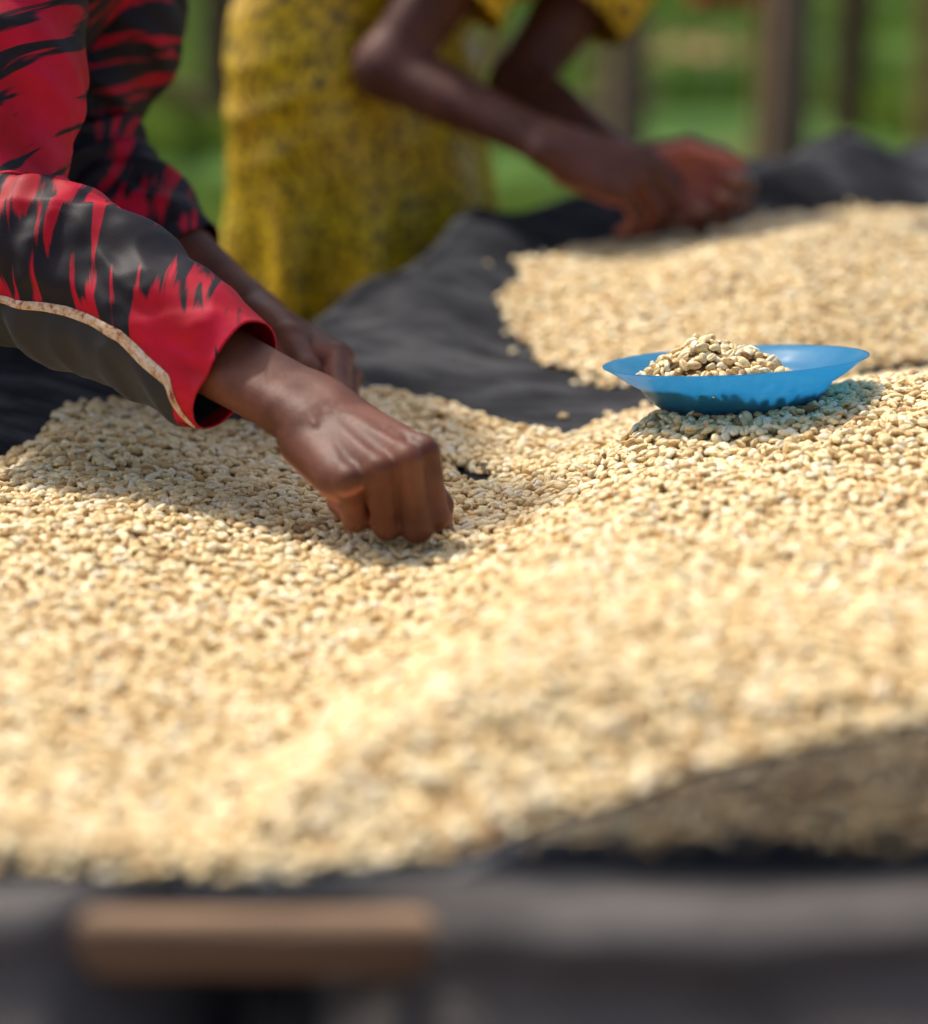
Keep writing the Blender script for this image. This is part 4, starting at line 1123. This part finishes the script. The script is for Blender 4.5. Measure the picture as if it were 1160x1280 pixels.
# ------------------------------------------------------------------ ground, grass, posts behind
gr = []
n = 60
xs = np.sign(np.linspace(-1, 1, n)) * np.abs(np.linspace(-1, 1, n)) ** 2.5 * 400
ys = -20 + np.linspace(0, 1, n) ** 2.5 * 700
GXm, GYm = np.meshgrid(xs, ys, indexing='ij')
ground = mesh_obj('ground', np.stack([GXm, GYm, 0 * GXm], -1).reshape(-1, 3), grid_faces(n, n), mat_ground())
tag(ground, 'green meadow ground with patches of brown soil', 'ground', kind='structure')
def mat_grass():
    m, nt, b, out = new_mat('grass_blades')
    n_ = tex_noise(nt, coord(nt), 1.3, 4, .6); n2_ = tex_noise(nt, coord(nt), 9, 2, .6)
    c = ramp(nt, math_n(nt, 'ADD', math_n(nt, 'MULTIPLY', n_, .6), math_n(nt, 'MULTIPLY', n2_, .4)), [(0.36, (0.035, 0.095, 0.010)), (0.5, (0.11, 0.21, 0.022)), (0.64, (0.27, 0.33, 0.04))])
    nt.links.new(c.outputs[0], b.inputs['Base Color']); b.inputs['Roughness'].default_value = .6
    tl = nt.nodes.new('ShaderNodeBsdfTranslucent'); nt.links.new(c.outputs[0], tl.inputs[0])
    s = nt.nodes.new('ShaderNodeMixShader'); s.inputs[0].default_value = .35
    nt.links.new(b.outputs[0], s.inputs[1]); nt.links.new(tl.outputs[0], s.inputs[2]); nt.links.new(s.outputs[0], out.inputs['Surface']); return m
NB = 140000
yy_ = 3.4 + (rng.random(NB) ** 1.25) * 27; xx_ = rng.uniform(-1, 1, NB) * (yy_ * .26 + 1.2)
nz_ = vnoise(xx_, yy_, 201, .55)
keep = (nz_ < .17) & ~((np.abs(xx_ - 1.58) < .5) & (np.abs(yy_ - 16.6) < 2.0) & (rng.random(NB) < .8))
xx_, yy_ = xx_[keep], yy_[keep]; NB = len(xx_)
hgt = rng.uniform(.06, .20, NB) * (1 + .8 * vnoise(xx_, yy_, 202, 1.2)); yaw = rng.uniform(0, 6.28, NB); wd = rng.uniform(.006, .014, NB) * (1 + yy_ * .05); ln_ = rng.normal(0, .35, (NB, 2)) * hgt[:, None]
bs = np.stack([xx_, yy_, 0 * xx_], -1); wv = np.stack([np.cos(yaw) * wd, np.sin(yaw) * wd, 0 * wd], -1)
mid = bs + np.stack([ln_[:, 0] * .3, ln_[:, 1] * .3, hgt * .6], -1); tip = bs + np.stack([ln_[:, 0], ln_[:, 1], hgt], -1)
GV = np.stack([bs - wv, bs + wv, mid + wv * .8, mid - wv * .8, tip], 1).reshape(-1, 3)
q = np.arange(NB)[:, None] * 5
GF = np.concatenate([np.concatenate([q, q + 1, q + 2], 1), np.concatenate([q, q + 2, q + 3], 1), np.concatenate([q + 3, q + 2, q + 4], 1)])
grass = mesh_obj('grass', GV, GF, mat_grass(), None, False)
tag(grass, 'blurred bright green grass growing behind the table', 'grass', kind='stuff')
sp_ = []
for rr_ in (0, .35, .7, 1):
    for q_ in range(40):
        a_ = q_ / 40 * 2 * math.pi; k_ = rr_ * (1 + .18 * math.sin(3 * a_ + 1) + .1 * math.sin(7 * a_))
        sp_.append((1.58 + 0.6 * k_ * math.cos(a_), 16.6 + 2.2 * k_ * math.sin(a_), .004 + .05 * (1 - rr_)))
soil = mesh_obj('soil_patch', sp_, grid_faces(4, 40), mat_plain('bare_soil', (.26, .14, .05), .9, 4, .5))
tag(soil, 'patch of bare orange brown soil in the grass', 'soil', kind='structure')
def post(px_, Y, wpx, mat, label, seed, top=2.1, lean=0.0, extra=None):
    X = (px_ - 580) / FPX * Y; r = wpx * 1.2 * Y / FPX / 2
    V, F = pole_mesh((X, Y, -.05), (X + lean, Y, top), r, r * .9, seed, 16, 24, .12)
    o = mesh_obj('wooden_post', V, F, mat)
    return tag(o, label, 'post', 'wooden posts standing behind the table')
post(276, 11.2, 40, W_BROWN, 'dark brown post between the red sleeve and the yellow dress', 301)
post(617, 12.5, 26, W_OCHRE, 'thin tan post seen between the bare arms of the yellow dress wearer', 302)
post(748, 11.6, 18, W_OCHRE, 'thin ochre post standing close beside a thicker grey post', 303)
post(782, 9.2, 40, W_GREY, 'grey post right above the two working hands', 304)
post(946, 9.0, 20, W_OCHRE, 'narrow tan post touching the broad grey post on its sunny side', 305)
post(978, 8.6, 46, W_GREY, 'broadest grey post rising behind the rim of the cloth', 306)
post(1056, 11.2, 36, W_BROWN, 'dark reddish brown post beyond the broad grey post', 307)
post(1156, 10.5, 24, W_OCHRE, 'tan post cut by the picture edge at the far end of the cloth', 308)
def rail(a, b, r, mat, label, seed):
    o = mesh_obj('wooden_rail', *pole_mesh(a, b, r, r * .9, seed, 14, 24, .1), mat)
    return tag(o, label, 'rail')
rail(P(150, 82, 9.5), P(262, 140, 11.0), .055, W_OCHRE, 'pale leaning rail low in the grass beside the dark brown post', 311)
rail(P(690, 140, 9.6), P(830, 118, 9.6), .035, W_BROWN, 'short brown stick lashed across the grey post above the working hands', 312)
# red cloth hung over a line at the very top
rc = []
for i in range(30):
    for j in range(12):
        p = P(865 + 140 * i / 29, -40 + 46 * j / 11 - 5 * math.sin(i * .7), 9.8); rc.append((p.x, p.y + .04 * math.sin(i * .9 + j * .2), p.z))
o = mesh_obj('hanging_cloth', rc, grid_faces(30, 12), mat_plain('red_cotton', (.45, .02, .02), .8)); o.modifiers.new('thickness', 'SOLIDIFY').thickness = .006
tag(o, 'red cloth hanging at the top behind the broad grey post', 'cloth')
